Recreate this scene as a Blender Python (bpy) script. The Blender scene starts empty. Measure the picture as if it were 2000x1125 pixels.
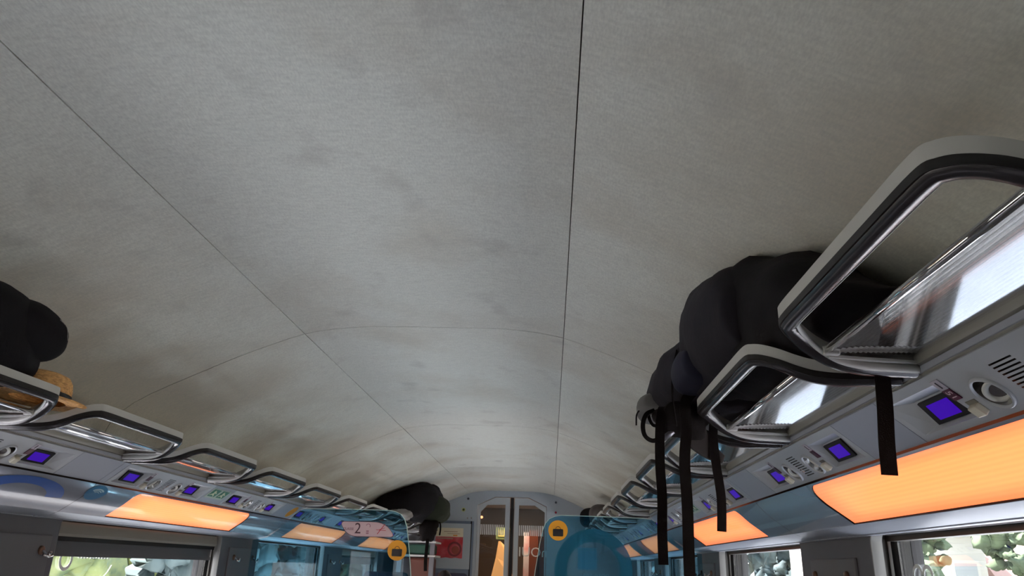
import bpy, bmesh, math, random
from mathutils import Vector, Matrix, noise
random.seed(7)
scene = bpy.context.scene
COL = scene.collection
H = 1.30            # camera height above the carriage floor
CX = 0.459          # camera sits right of the aisle centre line

# ------------------------------------------------------------------ camera
cam_d = bpy.data.cameras.new('camera'); cam = bpy.data.objects.new('camera', cam_d); COL.objects.link(cam)
cam_d.sensor_fit = 'HORIZONTAL'; cam_d.sensor_width = 36.0; cam_d.lens = 1444.0/2000.0*36.0
cam_d.clip_start = 0.02; cam_d.clip_end = 600
def _n(v): return v/ v.length
_f = _n(Vector((74.0, 549.5, 1444.0)))
_a = Vector((1.0, 407.5)); _sl = 0.03
_s = -(1444.0**2 + _a.x*74 + _a.y*549.5)/(_sl*74.0 - 549.5)
_u = Vector((_a.x + _s*_sl, _a.y - _s, 1444.0)); _u = _n(_u - _f*_u.dot(_f))
if _u.y > 0: _u = -_u
_r = _f.cross(_u)
if _r.x < 0: _r = -_r
# rows are the world axes seen in camera space (x right, y down, z ahead)
RW = Matrix((_r, _f, _u))
m = Matrix(((RW[0][0], -RW[0][1], -RW[0][2]), (RW[1][0], -RW[1][1], -RW[1][2]), (RW[2][0], -RW[2][1], -RW[2][2]))).to_4x4()
m.translation = Vector((CX, 0, H)); cam.matrix_world = m
scene.camera = cam

# ------------------------------------------------------------------ world, sun, exposure
w = bpy.data.worlds.new('sky'); scene.world = w; w.use_nodes = True
nt = w.node_tree; nt.nodes.clear()
wo = nt.nodes.new('ShaderNodeOutputWorld'); bg = nt.nodes.new('ShaderNodeBackground')
tc = nt.nodes.new('ShaderNodeTexCoord'); sx = nt.nodes.new('ShaderNodeSeparateXYZ'); cr = nt.nodes.new('ShaderNodeValToRGB')
nt.links.new(tc.outputs['Generated'], sx.inputs[0]); nt.links.new(sx.outputs['Z'], cr.inputs[0])
cr.color_ramp.elements[0].color = (1.0, 0.98, 0.95, 1); cr.color_ramp.elements[1].color = (0.62, 0.78, 1.0, 1)
nt.links.new(cr.outputs[0], bg.inputs[0]); bg.inputs[1].default_value = 6.0
nt.links.new(bg.outputs[0], wo.inputs[0])
sd = bpy.data.lights.new('sun', 'SUN'); sun = bpy.data.objects.new('sun', sd); COL.objects.link(sun)
sd.energy = 42.0; sd.angle = math.radians(1.5); sd.color = (1.0, 0.96, 0.92)
sun.rotation_euler = Vector((0.56, 0.0, -0.80)).to_track_quat('-Z', 'Y').to_euler()
scene.view_settings.view_transform = 'Standard'; scene.view_settings.look = 'None'
scene.view_settings.gamma = 1.0; scene.view_settings.use_curve_mapping = False
scene.view_settings.exposure = 0.02
cy = scene.cycles
cy.max_bounces = 12; cy.diffuse_bounces = 6; cy.glossy_bounces = 6; cy.transparent_max_bounces = 24
cy.transmission_bounces = 8; cy.sample_clamp_indirect = 6.0
cy.caustics_reflective = False; cy.caustics_refractive = False

# ------------------------------------------------------------------ materials
MATS = {}
def mat(name, col=(0.5,0.5,0.5), rough=0.5, metal=0.0, coat=0.0, coat_rough=0.05, spec=0.5, emit=None, estr=0.0,
        noise_amt=0.0, noise_scale=8.0, noise_col=None, bump=0.0, bump_scale=300.0, sheen=0.0, stretch=None):
    if name in MATS: return MATS[name]
    m = bpy.data.materials.new(name); m.use_nodes = True; t = m.node_tree; b = t.nodes['Principled BSDF']
    b.inputs['Base Color'].default_value = (*col, 1); b.inputs['Roughness'].default_value = rough
    b.inputs['Metallic'].default_value = metal; b.inputs['Coat Weight'].default_value = coat
    b.inputs['Coat Roughness'].default_value = coat_rough; b.inputs['Specular IOR Level'].default_value = spec
    if sheen: b.inputs['Sheen Weight'].default_value = sheen
    if emit: b.inputs['Emission Color'].default_value = (*emit, 1); b.inputs['Emission Strength'].default_value = estr
    c = t.nodes.new('ShaderNodeTexCoord'); src = c.outputs['Object']
    if stretch:
        mp = t.nodes.new('ShaderNodeMapping'); mp.inputs['Scale'].default_value = stretch
        t.links.new(src, mp.inputs[0]); src = mp.outputs[0]
    if noise_amt > 0:
        n = t.nodes.new('ShaderNodeTexNoise'); n.inputs['Scale'].default_value = noise_scale; n.inputs['Detail'].default_value = 4
        t.links.new(src, n.inputs['Vector'])
        mx = t.nodes.new('ShaderNodeMix'); mx.data_type = 'RGBA'
        mx.inputs[6].default_value = (*col, 1); mx.inputs[7].default_value = (*(noise_col or tuple(x*0.6 for x in col)), 1)
        mr = t.nodes.new('ShaderNodeMapRange'); mr.inputs[1].default_value = 0.4; mr.inputs[2].default_value = 0.7
        mr.inputs[3].default_value = 0; mr.inputs[4].default_value = noise_amt
        t.links.new(n.outputs[0], mr.inputs[0]); t.links.new(mr.outputs[0], mx.inputs[0]); t.links.new(mx.outputs[2], b.inputs['Base Color'])
    if bump > 0:
        n2 = t.nodes.new('ShaderNodeTexNoise'); n2.inputs['Scale'].default_value = bump_scale; n2.inputs['Detail'].default_value = 2
        t.links.new(src, n2.inputs['Vector'])
        bp = t.nodes.new('ShaderNodeBump'); bp.inputs['Strength'].default_value = bump; bp.inputs['Distance'].default_value = 0.002
        t.links.new(n2.outputs[0], bp.inputs['Height']); t.links.new(bp.outputs[0], b.inputs['Normal'])
    MATS[name] = m; return m

def glassy(name, tint=(1,1,1), ior=1.5, rough=0.0, refl=1.0, milky=0.0, milk=(0.8,0.8,0.8), base=0.0):
    """thin sheet: see-through with a fresnel reflection, optionally a little cloudy"""
    if name in MATS: return MATS[name]
    m = bpy.data.materials.new(name); m.use_nodes = True; t = m.node_tree; t.nodes.clear()
    o = t.nodes.new('ShaderNodeOutputMaterial'); tr = t.nodes.new('ShaderNodeBsdfTransparent'); gl = t.nodes.new('ShaderNodeBsdfGlossy')
    fr = t.nodes.new('ShaderNodeLayerWeight'); fr.inputs[0].default_value = 0.5
    pw = t.nodes.new('ShaderNodeMath'); pw.operation = 'POWER'; pw.inputs[1].default_value = 5.0
    mx = t.nodes.new('ShaderNodeMixShader'); ml = t.nodes.new('ShaderNodeMath'); ml.operation = 'MULTIPLY_ADD'
    f0 = ((ior-1)/(ior+1))**2
    tr.inputs[0].default_value = (*tint, 1); gl.inputs['Roughness'].default_value = rough; gl.inputs['Color'].default_value = (1,1,1,1)
    t.links.new(fr.outputs['Facing'], pw.inputs[0]); ml.inputs[1].default_value = (1-f0)*refl; ml.inputs[2].default_value = f0*refl+base; ml.use_clamp = True
    t.links.new(pw.outputs[0], ml.inputs[0]); t.links.new(ml.outputs[0], mx.inputs[0])
    last = tr.outputs[0]
    if milky > 0:
        df = t.nodes.new('ShaderNodeBsdfDiffuse'); df.inputs[0].default_value = (*milk, 1)
        tl = t.nodes.new('ShaderNodeBsdfTranslucent'); tl.inputs[0].default_value = (*milk, 1)
        a = t.nodes.new('ShaderNodeMixShader'); a.inputs[0].default_value = 0.5
        t.links.new(df.outputs[0], a.inputs[1]); t.links.new(tl.outputs[0], a.inputs[2])
        m2 = t.nodes.new('ShaderNodeMixShader'); m2.inputs[0].default_value = milky
        t.links.new(last, m2.inputs[1]); t.links.new(a.outputs[0], m2.inputs[2]); last = m2.outputs[0]
    t.links.new(last, mx.inputs[1]); t.links.new(gl.outputs[0], mx.inputs[2]); t.links.new(mx.outputs[0], o.inputs[0])
    MATS[name] = m; return m

def ceiling_material():
    m = bpy.data.materials.new('woven ceiling lining'); m.use_nodes = True; t = m.node_tree; b = t.nodes['Principled BSDF']
    b.inputs['Roughness'].default_value = 0.9; b.inputs['Specular IOR Level'].default_value = 0.15
    c = t.nodes.new('ShaderNodeTexCoord')
    def nz(scale, detail, vec=None, sc=None):
        n = t.nodes.new('ShaderNodeTexNoise'); n.inputs['Scale'].default_value = scale; n.inputs['Detail'].default_value = detail
        mp = t.nodes.new('ShaderNodeMapping'); mp.inputs['Scale'].default_value = sc or (1,1,1)
        t.links.new(c.outputs['Object'], mp.inputs[0]); t.links.new(mp.outputs[0], n.inputs['Vector']); return n.outputs[0]
    def ramp(src, a, b_, lo, hi):
        r = t.nodes.new('ShaderNodeMapRange'); r.inputs[1].default_value = a; r.inputs[2].default_value = b_
        r.inputs[3].default_value = lo; r.inputs[4].default_value = hi; t.links.new(src, r.inputs[0]); return r.outputs[0]
    def mix(fac, A, B, blend='MIX'):
        x = t.nodes.new('ShaderNodeMix'); x.data_type = 'RGBA'; x.blend_type = blend
        t.links.new(fac, x.inputs[0])
        for s, v in ((6, A), (7, B)):
            if isinstance(v, tuple): x.inputs[s].default_value = (*v, 1)
            else: t.links.new(v, x.inputs[s])
        return x.outputs[2]
    soil = ramp(nz(1.7, 5), 0.48, 0.72, 0, 0.85)
    col = mix(soil, (0.73, 0.74, 0.68), (0.58, 0.545, 0.465))
    # brown patches grow stronger towards the sides, near the racks
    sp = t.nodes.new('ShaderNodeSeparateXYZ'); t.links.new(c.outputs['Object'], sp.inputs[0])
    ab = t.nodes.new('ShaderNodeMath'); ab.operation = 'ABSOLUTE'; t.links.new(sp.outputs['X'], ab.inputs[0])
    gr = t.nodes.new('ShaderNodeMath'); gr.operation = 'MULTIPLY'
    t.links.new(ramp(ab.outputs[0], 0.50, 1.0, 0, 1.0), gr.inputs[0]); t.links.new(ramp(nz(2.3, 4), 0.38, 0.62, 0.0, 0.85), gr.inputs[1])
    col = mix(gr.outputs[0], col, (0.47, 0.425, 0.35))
    blot = ramp(nz(5.5, 6, sc=(1, 0.8, 1)), 0.60, 0.72, 0, 0.40)
    col = mix(blot, col, (0.40, 0.385, 0.36))
    weave = ramp(nz(260, 2, sc=(1, 0.35, 1)), 0.3, 0.7, 0, 0.30)
    col = mix(weave, col, (0.33, 0.33, 0.32))
    weave2 = ramp(nz(120, 1, sc=(0.3, 1, 0.3)), 0.35, 0.7, 0, 0.16)
    col = mix(weave2, col, (0.30, 0.30, 0.29))
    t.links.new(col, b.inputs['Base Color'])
    n = nz(300, 2); bp = t.nodes.new('ShaderNodeBump'); bp.inputs['Strength'].default_value = 0.35; bp.inputs['Distance'].default_value = 0.001
    t.links.new(n, bp.inputs['Height']); t.links.new(bp.outputs[0], b.inputs['Normal'])
    return m

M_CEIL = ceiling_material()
M_DARK = mat('dark gap', (0.02, 0.02, 0.022), 0.8)
M_BLACK = mat('black rubber', (0.010, 0.010, 0.011), 0.5, spec=0.25)
M_BAND = mat('satin grey paint', (0.43, 0.43, 0.42), 0.45, 0.05)
M_RAIL = mat('dark polished aluminium', (0.045, 0.042, 0.045), 0.27, 0.7)
M_TAUPE = mat('taupe rail paint', (0.33, 0.32, 0.295), 0.35, 0.2)
M_SVC = mat('blue grey plastic', (0.35, 0.37, 0.45), 0.40, 0.0, coat=0.25, coat_rough=0.25)
M_SVC2 = mat('grey plastic face', (0.42, 0.44, 0.49), 0.42, 0.0, coat=0.2, coat_rough=0.25)
M_COVE = mat('glossy grey lacquer', (0.345, 0.37, 0.45), 0.14, 0.35, coat=1.0, coat_rough=0.03, bump=0.12, bump_scale=6)
M_TRIM = mat('pale aluminium trim', (0.42, 0.43, 0.45), 0.22, 0.6)
M_WALL = mat('slate wall laminate', (0.105, 0.105, 0.12), 0.55)
M_PLATE = mat('slate pillar plate', (0.13, 0.13, 0.142), 0.5)
M_LIP = mat('pale window moulding', (0.19, 0.19, 0.19), 0.35)
M_REVEAL = mat('dark window reveal', (0.06, 0.055, 0.05), 0.5)
M_CHROME = mat('chrome', (0.75, 0.73, 0.70), 0.12, 1.0)
M_STEEL = mat('brushed lamp bowl', (0.55, 0.55, 0.54), 0.25, 1.0)
M_CREAM = mat('cream plastic', (0.62, 0.58, 0.48), 0.45)
M_PALE = mat('white plastic', (0.70, 0.70, 0.68), 0.4)
M_BLIND = mat('taupe blind fabric', (0.24, 0.22, 0.195), 0.7)
M_BLIND2 = mat('dark blind bar', (0.09, 0.09, 0.10), 0.5)
M_CARPET = mat('darkened carpet', (0.14,0.14,0.15), .95)
M_FLOOR = mat('speckled floor', (0.78, 0.78, 0.76), 0.6, noise_amt=0.3, noise_scale=200)
M_LOWER = mat('light dado panel', (0.72, 0.72, 0.72), 0.6)
M_SCREEN = mat('lit blue screen', (0.004, 0.004, 0.01), 0.3, spec=0.08, emit=(0.045, 0.002, 0.40), estr=0.85)
M_GLASS = glassy('window glass', (0.96, 0.96, 0.97), 1.5, 0.0)
M_TINT = glassy('blue tinted glass', (0.52, 0.74, 0.84), 1.5, 0.0, refl=0.6, milky=0.03, milk=(0.02, 0.28, 0.50))
M_EDGE = mat('pale green glass edge', (0.45, 0.62, 0.57), 0.3, emit=None)
M_RIB = glassy('ribbed clear plastic', (0.80, 0.80, 0.79), 1.6, 0.06, refl=1.4, milky=0.10, milk=(0.6,0.6,0.58), base=0.34)
M_CLOTH = mat('black nylon', (0.006, 0.006, 0.008), 0.85, spec=0.15, bump=0.5, bump_scale=60)
M_CLOTH2 = mat('charcoal nylon', (0.014, 0.013, 0.018), 0.8, spec=0.15, bump=0.5, bump_scale=60)
M_CLOTHG = mat('grey mesh fabric', (0.08, 0.077, 0.077), 0.8, bump=0.4, bump_scale=300)
M_CLOTHN = mat('navy nylon', (0.013, 0.014, 0.028), 0.75, spec=0.15, bump=0.3, bump_scale=50)
M_OLIVE = mat('dark olive nylon', (0.020, 0.024, 0.016), 0.8, spec=0.15, bump=0.5, bump_scale=60)
M_WEB = mat('black webbing', (0.006, 0.005, 0.005), 0.9, spec=0.1, bump=0.5, bump_scale=500)

def diffuser_mat():
    m = bpy.data.materials.new('warm lit diffuser'); m.use_nodes = True; t = m.node_tree; b = t.nodes['Principled BSDF']
    b.inputs['Base Color'].default_value = (0.5, 0.30, 0.16, 1); b.inputs['Roughness'].default_value = 0.16
    b.inputs['Coat Weight'].default_value = 0.6; b.inputs['Coat Roughness'].default_value = 0.04
    c = t.nodes.new('ShaderNodeTexCoord'); s = t.nodes.new('ShaderNodeSeparateXYZ'); t.links.new(c.outputs['Generated'], s.inputs[0])
    # the tubes sit behind the middle of the panel, so it gives off less light towards its rim
    def edge(out, k):
        a = t.nodes.new('ShaderNodeMath'); a.operation = 'SUBTRACT'; a.inputs[1].default_value = 0.5; t.links.new(out, a.inputs[0])
        b_ = t.nodes.new('ShaderNodeMath'); b_.operation = 'ABSOLUTE'; t.links.new(a.outputs[0], b_.inputs[0])
        r = t.nodes.new('ShaderNodeMapRange'); r.inputs[1].default_value = 0.5; r.inputs[2].default_value = k; r.interpolation_type = 'SMOOTHSTEP'
        t.links.new(b_.outputs[0], r.inputs[0]); return r.outputs[0]
    e1 = edge(s.outputs['Y'], 0.36); e2 = edge(s.outputs['Z'], 0.20)
    mu = t.nodes.new('ShaderNodeMath'); mu.operation = 'MULTIPLY'; t.links.new(e1, mu.inputs[0]); t.links.new(e2, mu.inputs[1])
    cr = t.nodes.new('ShaderNodeValToRGB'); cr.color_ramp.elements[0].color = (1.7, 0.37, 0.12, 1); cr.color_ramp.elements[1].color = (2.5, 0.58, 0.17, 1)
    t.links.new(mu.outputs[0], cr.inputs[0])
    wv = t.nodes.new('ShaderNodeTexWave'); wv.bands_direction = 'Z'; wv.inputs['Scale'].default_value = 45; t.links.new(c.outputs['Object'], wv.inputs[0])
    mr = t.nodes.new('ShaderNodeMapRange'); mr.inputs[3].default_value = 0.82; mr.inputs[4].default_value = 0.90; t.links.new(wv.outputs['Fac'], mr.inputs[0])
    t.links.new(cr.outputs[0], b.inputs['Emission Color']); t.links.new(mr.outputs[0], b.inputs['Emission Strength'])
    return m
M_GLOW = diffuser_mat()

# ------------------------------------------------------------------ mesh helpers
def link(name, me, m, parent=None, smooth=False, loc=None):
    mats = m if isinstance(m, (list, tuple)) else [m]
    for x in mats: me.materials.append(x)
    if smooth:
        for p in me.polygons: p.use_smooth = True
    o = bpy.data.objects.new(name, me); COL.objects.link(o)
    if parent: o.parent = parent
    if loc: o.location = loc
    return o
class MB:
    def __init__(s): s.v = []; s.f = []; s.mi = []
    def add(s, vs, fs, mi=0):
        n = len(s.v); s.v += [tuple(v) for v in vs]; s.f += [tuple(n+i for i in f) for f in fs]; s.mi += [mi]*len(fs)
    def quad(s, a, b, c, d, mi=0): s.add([a, b, c, d], [(0,1,2,3)], mi)
    def box(s, c, d, R=None, mi=0):
        hx, hy, hz = d[0]/2, d[1]/2, d[2]/2
        vs = [Vector((x*hx, y*hy, z*hz)) for x in (-1,1) for y in (-1,1) for z in (-1,1)]
        if R is not None: vs = [R @ v for v in vs]
        vs = [v + Vector(c) for v in vs]
        s.add(vs, [(0,1,3,2),(4,6,7,5),(0,4,5,1),(2,3,7,6),(0,2,6,4),(1,5,7,3)], mi)
    def ring_strip(s, rings, closed=True, cap=False, mi=0):
        n = len(rings[0]); base = len(s.v)
        for r in rings: s.v += [tuple(p) for p in r]
        for i in range(len(rings)-1):
            for j in range(n if closed else n-1):
                a = base+i*n+j; b = base+i*n+(j+1) % n
                s.f.append((a, b, b+n, a+n)); s.mi.append(mi)
        if cap:
            s.f.append(tuple(base+j for j in range(n))[::-1]); s.mi.append(mi)
            s.f.append(tuple(base+(len(rings)-1)*n+j for j in range(n))); s.mi.append(mi)
    def tube(s, pts, r, k=10, cap=True, mi=0):
        pts = [Vector(p) for p in pts]; rings = []; up = None
        for i, p in enumerate(pts):
            t = (pts[min(i+1, len(pts)-1)] - pts[max(i-1, 0)]).normalized()
            if up is None: up = Vector((0,0,1)) if abs(t.z) < 0.9 else Vector((1,0,0))
            a = t.cross(up).normalized(); up = a.cross(t).normalized()
            rr = r[i] if isinstance(r, (list, tuple)) else r
            rings.append([p + a*math.cos(q*2*math.pi/k)*rr + up*math.sin(q*2*math.pi/k)*rr for q in range(k)])
        s.ring_strip(rings, True, cap, mi)
    def ribbon(s, pts, width, thick=0.002, wdir=(1,0,0), mi=0):
        pts = [Vector(p) for p in pts]; rings = []; wd = Vector(wdir)
        for i, p in enumerate(pts):
            t = (pts[min(i+1, len(pts)-1)] - pts[max(i-1, 0)]).normalized()
            a = (wd - t*wd.dot(t)).normalized(); n = t.cross(a)
            ww = width[i] if isinstance(width, (list, tuple)) else width
            rings.append([p+a*ww/2+n*thick/2, p-a*ww/2+n*thick/2, p-a*ww/2-n*thick/2, p+a*ww/2-n*thick/2])
        s.ring_strip(rings, True, True, mi)
    def lathe(s, prof, c, axis=(0,0,1), k=28, mi=0):
        ax = Vector(axis).normalized(); a = ax.orthogonal().normalized(); b = ax.cross(a)
        s.ring_strip([[Vector(c)+ax*z+(a*math.cos(q*2*math.pi/k)+b*math.sin(q*2*math.pi/k))*max(r, 1e-4) for q in range(k)] for r, z in prof], True, False, mi)
    def sweep(s, pts, prof, up=(0,0,1), flip=1, mi=0):
        """prof = closed loop of (sideways, up) offsets"""
        pts = [Vector(p) for p in pts]; up = Vector(up); rings = []
        for i, p in enumerate(pts):
            t = (pts[min(i+1, len(pts)-1)] - pts[max(i-1, 0)]); t.z = 0; t.normalize()
            sd_ = t.cross(up).normalized()*flip
            rings.append([p + sd_*a + up*b for a, b in prof])
        s.ring_strip(rings, True, True, mi)
    def mesh(s, name, fix=True):
        me = bpy.data.meshes.new(name); me.from_pydata(s.v, [], s.f)
        for p, i in zip(me.polygons, s.mi): p.material_index = i
        if fix:
            bm = bmesh.new(); bm.from_mesh(me); bmesh.ops.remove_doubles(bm, verts=bm.verts, dist=1e-5)
            bmesh.ops.recalc_face_normals(bm, faces=bm.faces); bm.to_mesh(me); bm.free()
        me.update(); return me
    def build(s, name, m, parent=None, smooth=False, loc=None, fix=True): return link(name, s.mesh(name, fix), m, parent, smooth, loc)
def smooth_angle(o, deg=35):
    me = o.data
    bm = bmesh.new(); bm.from_mesh(me)
    for e in bm.edges:
        e.smooth = not (len(e.link_faces) != 2 or e.calc_face_angle(0) > math.radians(deg))
    for f in bm.faces: f.smooth = True
    bm.to_mesh(me); bm.free(); return o
def bev(o, wdt=0.002, seg=2):
    b = o.modifiers.new('bevel', 'BEVEL'); b.width = wdt; b.segments = seg; b.limit_method = 'ANGLE'; return o
def catmull(pts, n=5):
    P = [Vector(p) for p in pts]; out = []
    for i in range(len(P)-1):
        p0 = P[max(i-1,0)]; p1 = P[i]; p2 = P[i+1]; p3 = P[min(i+2, len(P)-1)]
        for k in range(n):
            t = k/n
            out.append(0.5*((2*p1)+(p2-p0)*t+(2*p0-5*p1+4*p2-p3)*t*t+(3*p1-p0-3*p2+p3)*t**3))
    out.append(P[-1]); return out
def thing(name, label, cat, loc=(0,0,0), group=None, rotz=0):
    o = bpy.data.objects.new(name, None); COL.objects.link(o); o.empty_display_size = 0.05
    o.location = loc; o.rotation_euler[2] = rotz; o['label'] = label; o['category'] = cat
    if group: o['group'] = group
    return o
def tag(o, label, cat, group=None):
    o['label'] = label; o['category'] = cat
    if group: o['group'] = group
    return o
def struct(o): o['kind'] = 'structure'; return o
def dup(root, loc, label, group=None):
    r = root.copy(); COL.objects.link(r); r.location = loc; r['label'] = label
    if group: r['group'] = group
    def kids(a, b):
        for ch in list(a.children):
            c = ch.copy(); COL.objects.link(c); c.parent = b
            c.matrix_parent_inverse = ch.matrix_parent_inverse.copy(); kids(ch, c)
    kids(root, r); return r
def text_obj(name, body, size, m, parent, loc, R, extrude=0.0004, align='CENTER', sx=1.0):
    cu = bpy.data.curves.new(name, 'FONT'); cu.body = body; cu.size = size; cu.extrude = extrude
    cu.align_x = align; cu.align_y = 'CENTER'; cu.resolution_u = 3; cu.materials.append(m)
    o = bpy.data.objects.new(name, cu); COL.objects.link(o); o.parent = parent
    dg = bpy.context.evaluated_depsgraph_get(); dg.update()
    me = bpy.data.meshes.new_from_object(o.evaluated_get(dg)); bpy.data.objects.remove(o); bpy.data.curves.remove(cu)
    if not me.materials: me.materials.append(m)
    o = bpy.data.objects.new(name, me); COL.objects.link(o); o.parent = parent
    mm = R.to_4x4(); mm.translation = Vector(loc); o.matrix_local = mm @ Matrix.Diagonal((sx, 1, 1, 1)); return o

Y0, Y1 = -3.2, 9.1       # the saloon's two end walls
WORD = ['first', 'second', 'third', 'fourth', 'fifth', 'sixth', 'seventh', 'eighth', 'ninth', 'tenth', 'eleventh', 'twelfth']
SIDE = {1: 'right', -1: 'left'}

# ------------------------------------------------------------------ ceiling
CEIL = [(0,.858),(.15,.858),(.25,.857),(.33,.851),(.40,.843),(.45,.834),(.50,.823),(.56,.803),(.62,.780),(.69,.752),(.76,.722),(.82,.694),(.90,.656),(.98,.618),(1.06,.578),(1.12,.542),(1.17,.500),(1.20,.455),(1.215,.41),(1.215,.345)]
def ceil_z(h):
    h = abs(h)
    for (a, za), (b, zb) in zip(CEIL, CEIL[1:]):
        if a <= h <= b and b > a: return za + (zb-za)*(h-a)/(b-a)
    return CEIL[0][1]
prof = [(-h, z) for h, z in CEIL[::-1]] + CEIL[1:]
sec = [[p for p in prof if p[0] <= -0.5], [p for p in prof if -0.5 <= p[0] <= 0.5], [p for p in prof if p[0] >= 0.5]]
# push the panel edges back from the seams
G = 0.0013
sec[0][-1] = (-0.5-G, sec[0][-1][1]-0.0006); sec[1][0] = (-0.5+G, sec[1][0][1]+0.0005); sec[1][-1] = (0.5-G, sec[1][-1][1]+0.0005); sec[2][0] = (0.5+G, sec[2][0][1]-0.0006)
seams = [Y0, -1.45, 0.63, 2.70, 4.78, 6.88, Y1]
cb = MB()
for a, b in zip(seams, seams[1:]):
    for q in sec:
        ys = [a+0.0022] + [a+(b-a)*k/6 for k in range(1,6)] + [b-0.0022]
        cb.ring_strip([[(h, y, z+H) for h, z in q] for y in ys], closed=False)
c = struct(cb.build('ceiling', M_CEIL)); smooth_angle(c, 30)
so = c.modifiers.new('thick', 'SOLIDIFY'); so.thickness = 0.006
so.offset = 1.0 if max(c.data.polygons, key=lambda p: p.center.z).normal.z > 0 else -1.0
bk = MB(); bl_ = [(h*1.012, z+.012) for h, z in prof] + [(h*1.03, z+.045) for h, z in prof[::-1]]
bk.ring_strip([[(h, y, z+H) for h, z in bl_] for y in (Y0-0.1, Y1+0.1)], True, True)
struct(bk.build('ceiling_backing', M_DARK))

# ------------------------------------------------------------------ the two long side walls: rail, service strip, cove, window wall
def P(s, h, y, z): return (s*h, y, z+H)
SV0 = (1.056, .311); SV1 = (1.1475, .2385); SVL = math.hypot(SV1[0]-SV0[0], SV1[1]-SV0[1])
COVE = [(1.1475,.2335),(1.160,.217),(1.176,.200),(1.196,.183),(1.220,.166),(1.243,.150),(1.264,.135)]
def cove_pt(v):
    n = len(COVE)-1; k = min(int(v*n), n-1); f = v*n-k
    return (COVE[k][0]+(COVE[k+1][0]-COVE[k][0])*f, COVE[k][1]+(COVE[k+1][1]-COVE[k][1])*f)
MODS = [-3.38, -1.38, 0.62, 2.62, 4.62, 6.62, 8.62]
for s in (1, -1):
    nm = SIDE[s]
    # luggage rail that the racks hang from
    r = MB(); pf = [(1.215,.352),(1.050,.352),(1.050,.330),(1.0575,.3285),(1.0575,.3145),(1.062,.3125),(1.10,.32),(1.215,.33)]
    r.ring_strip([[P(s, h, y, z) for h, z in pf] for y in (Y0, Y1)], True, True)
    struct(r.build('trim_%d' % (1 if s > 0 else 2), [M_TAUPE]))
    r = MB(); pf = [(1.0565,.3275),(1.0545,.327),(1.0545,.3165),(1.0565,.316)]
    r.ring_strip([[P(s, h, y, z) for h, z in pf] for y in (Y0, Y1)], True, True)
    struct(r.build('trim_%d' % (3 if s > 0 else 4), [M_SVC]))
    # backing behind the service strip and cove, keeps daylight out
    r = MB(); pf = [(1.08,.318),(1.20,.25),(1.33,.165),(1.42,.140),(1.42,.20),(1.23,.36),(1.10,.34)]
    r.ring_strip([[P(s, h, y, z) for h, z in pf] for y in (Y0, Y1)], True, True)
    struct(r.build('wall_%s_backing' % nm, M_DARK))
    # cove panels with the holes for the light panels
    rad = 0.05
    cv = MB(); lv = 0.155
    for i, y0 in enumerate(MODS):
        a, b = max(y0+0.0015, Y0), min(y0+2.0-0.0015, Y1)
        if a >= b: continue
        g0, g1 = y0+0.285, y0+1.475
        ys = {a, b}
        for k in range(7):
            q = rad*(1-math.cos(k*math.pi/12)); ys |= {g0+q, g1-q}
        ys |= {g0+0.3, g0+0.6, g0+0.9}
        ys = sorted(y for y in ys if a <= y <= b)
        def vr(y):
            d = min(y-g0, g1-y)
            top = 0.05 + (0 if d >= rad else (rad - math.sqrt(max(rad*rad-(rad-d)**2, 0)))/lv)
            return top, 0.99
        for ya, yb in zip(ys, ys[1:]):
            op = ya >= g0-1e-6 and yb <= g1+1e-6
            def strip(va0, va1, vb0, vb1, n=6):
                cv.ring_strip([[P(s, *((lambda q: (q[0], ya, q[1]))(cove_pt(va0+(va1-va0)*k/n)))) for k in range(n+1)],
                               [P(s, *((lambda q: (q[0], yb, q[1]))(cove_pt(vb0+(vb1-vb0)*k/n)))) for k in range(n+1)]], closed=False)
            if op:
                (ta, ba), (tb, bb) = vr(ya), vr(yb)
                strip(0, ta, 0, tb, 2); strip(ba, 1, bb, 1, 1)
            else: strip(0, 1, 0, 1, 8)
        # lower ledge of the same panel
        cv.ring_strip([[P(s, h, y, z) for h, z in ((1.264,.135),(1.285,.1275),(1.342,.1195),(1.3445,.1215),(1.347,.1215),(1.3472,.1170),(1.362,.1155))] for y in (a, b)], closed=False, mi=1)
    o = struct(cv.build('wall_%s_cove' % nm, [M_COVE, mat('grey lacquered ledge', (0.30,0.32,0.37), 0.48, 0.1, coat=0.15, coat_rough=0.35, bump=0.4, bump_scale=25)])); smooth_angle(o, 25)
    # window wall with rounded openings
    wl = MB(); zt, zb, wr = (.135, -.47, .07)
    hW = 1.36; WIN = [((0.87 if s > 0 else .80)+2*k, 2.25+2*k) for k in range(0 if s > 0 else -1, 4)]  # rear windows walled up, one unseen left one kept, to shape the light
    ys = {Y0, Y1}
    for a, b in WIN:
        for k in range(9):
            q = wr*(1-math.cos(k*math.pi/16)); ys |= {a+q, b-q}
    ys = sorted(y for y in ys if Y0 <= y <= Y1)
    def rng(y, a, b, e=0.0):
        d = min(y-a, b-y); c_ = wr - math.sqrt(max(wr*wr-(wr-min(d, wr))**2, 0))
        return zb+c_, zt-c_*0.5
    for ya, yb in zip(ys, ys[1:]):
        hit = [w_ for w_ in WIN if ya >= w_[0]-1e-6 and yb <= w_[1]+1e-6]
        def slab(z00, z01, z10, z11):
            if max(z01-z00, z11-z10) < .001: return
            c4 = [(ya,z00),(yb,z10),(yb,z11),(ya,z01)]
            wl.add([P(s,hW,y_,z_) for y_, z_ in c4]+[P(s,hW+.018,y_,z_) for y_, z_ in c4], [(0,1,2,3),(7,6,5,4),(0,4,5,1),(2,6,7,3)])
        if hit:
            (b0, t0), (b1, t1) = rng(ya, *hit[0]), rng(yb, *hit[0])
            slab(min(t0,.118), .118, min(t1,.118), .118); slab(-.75, b0, -.75, b1)
        else: slab(-.75, .118, -.75, .118)
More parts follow.
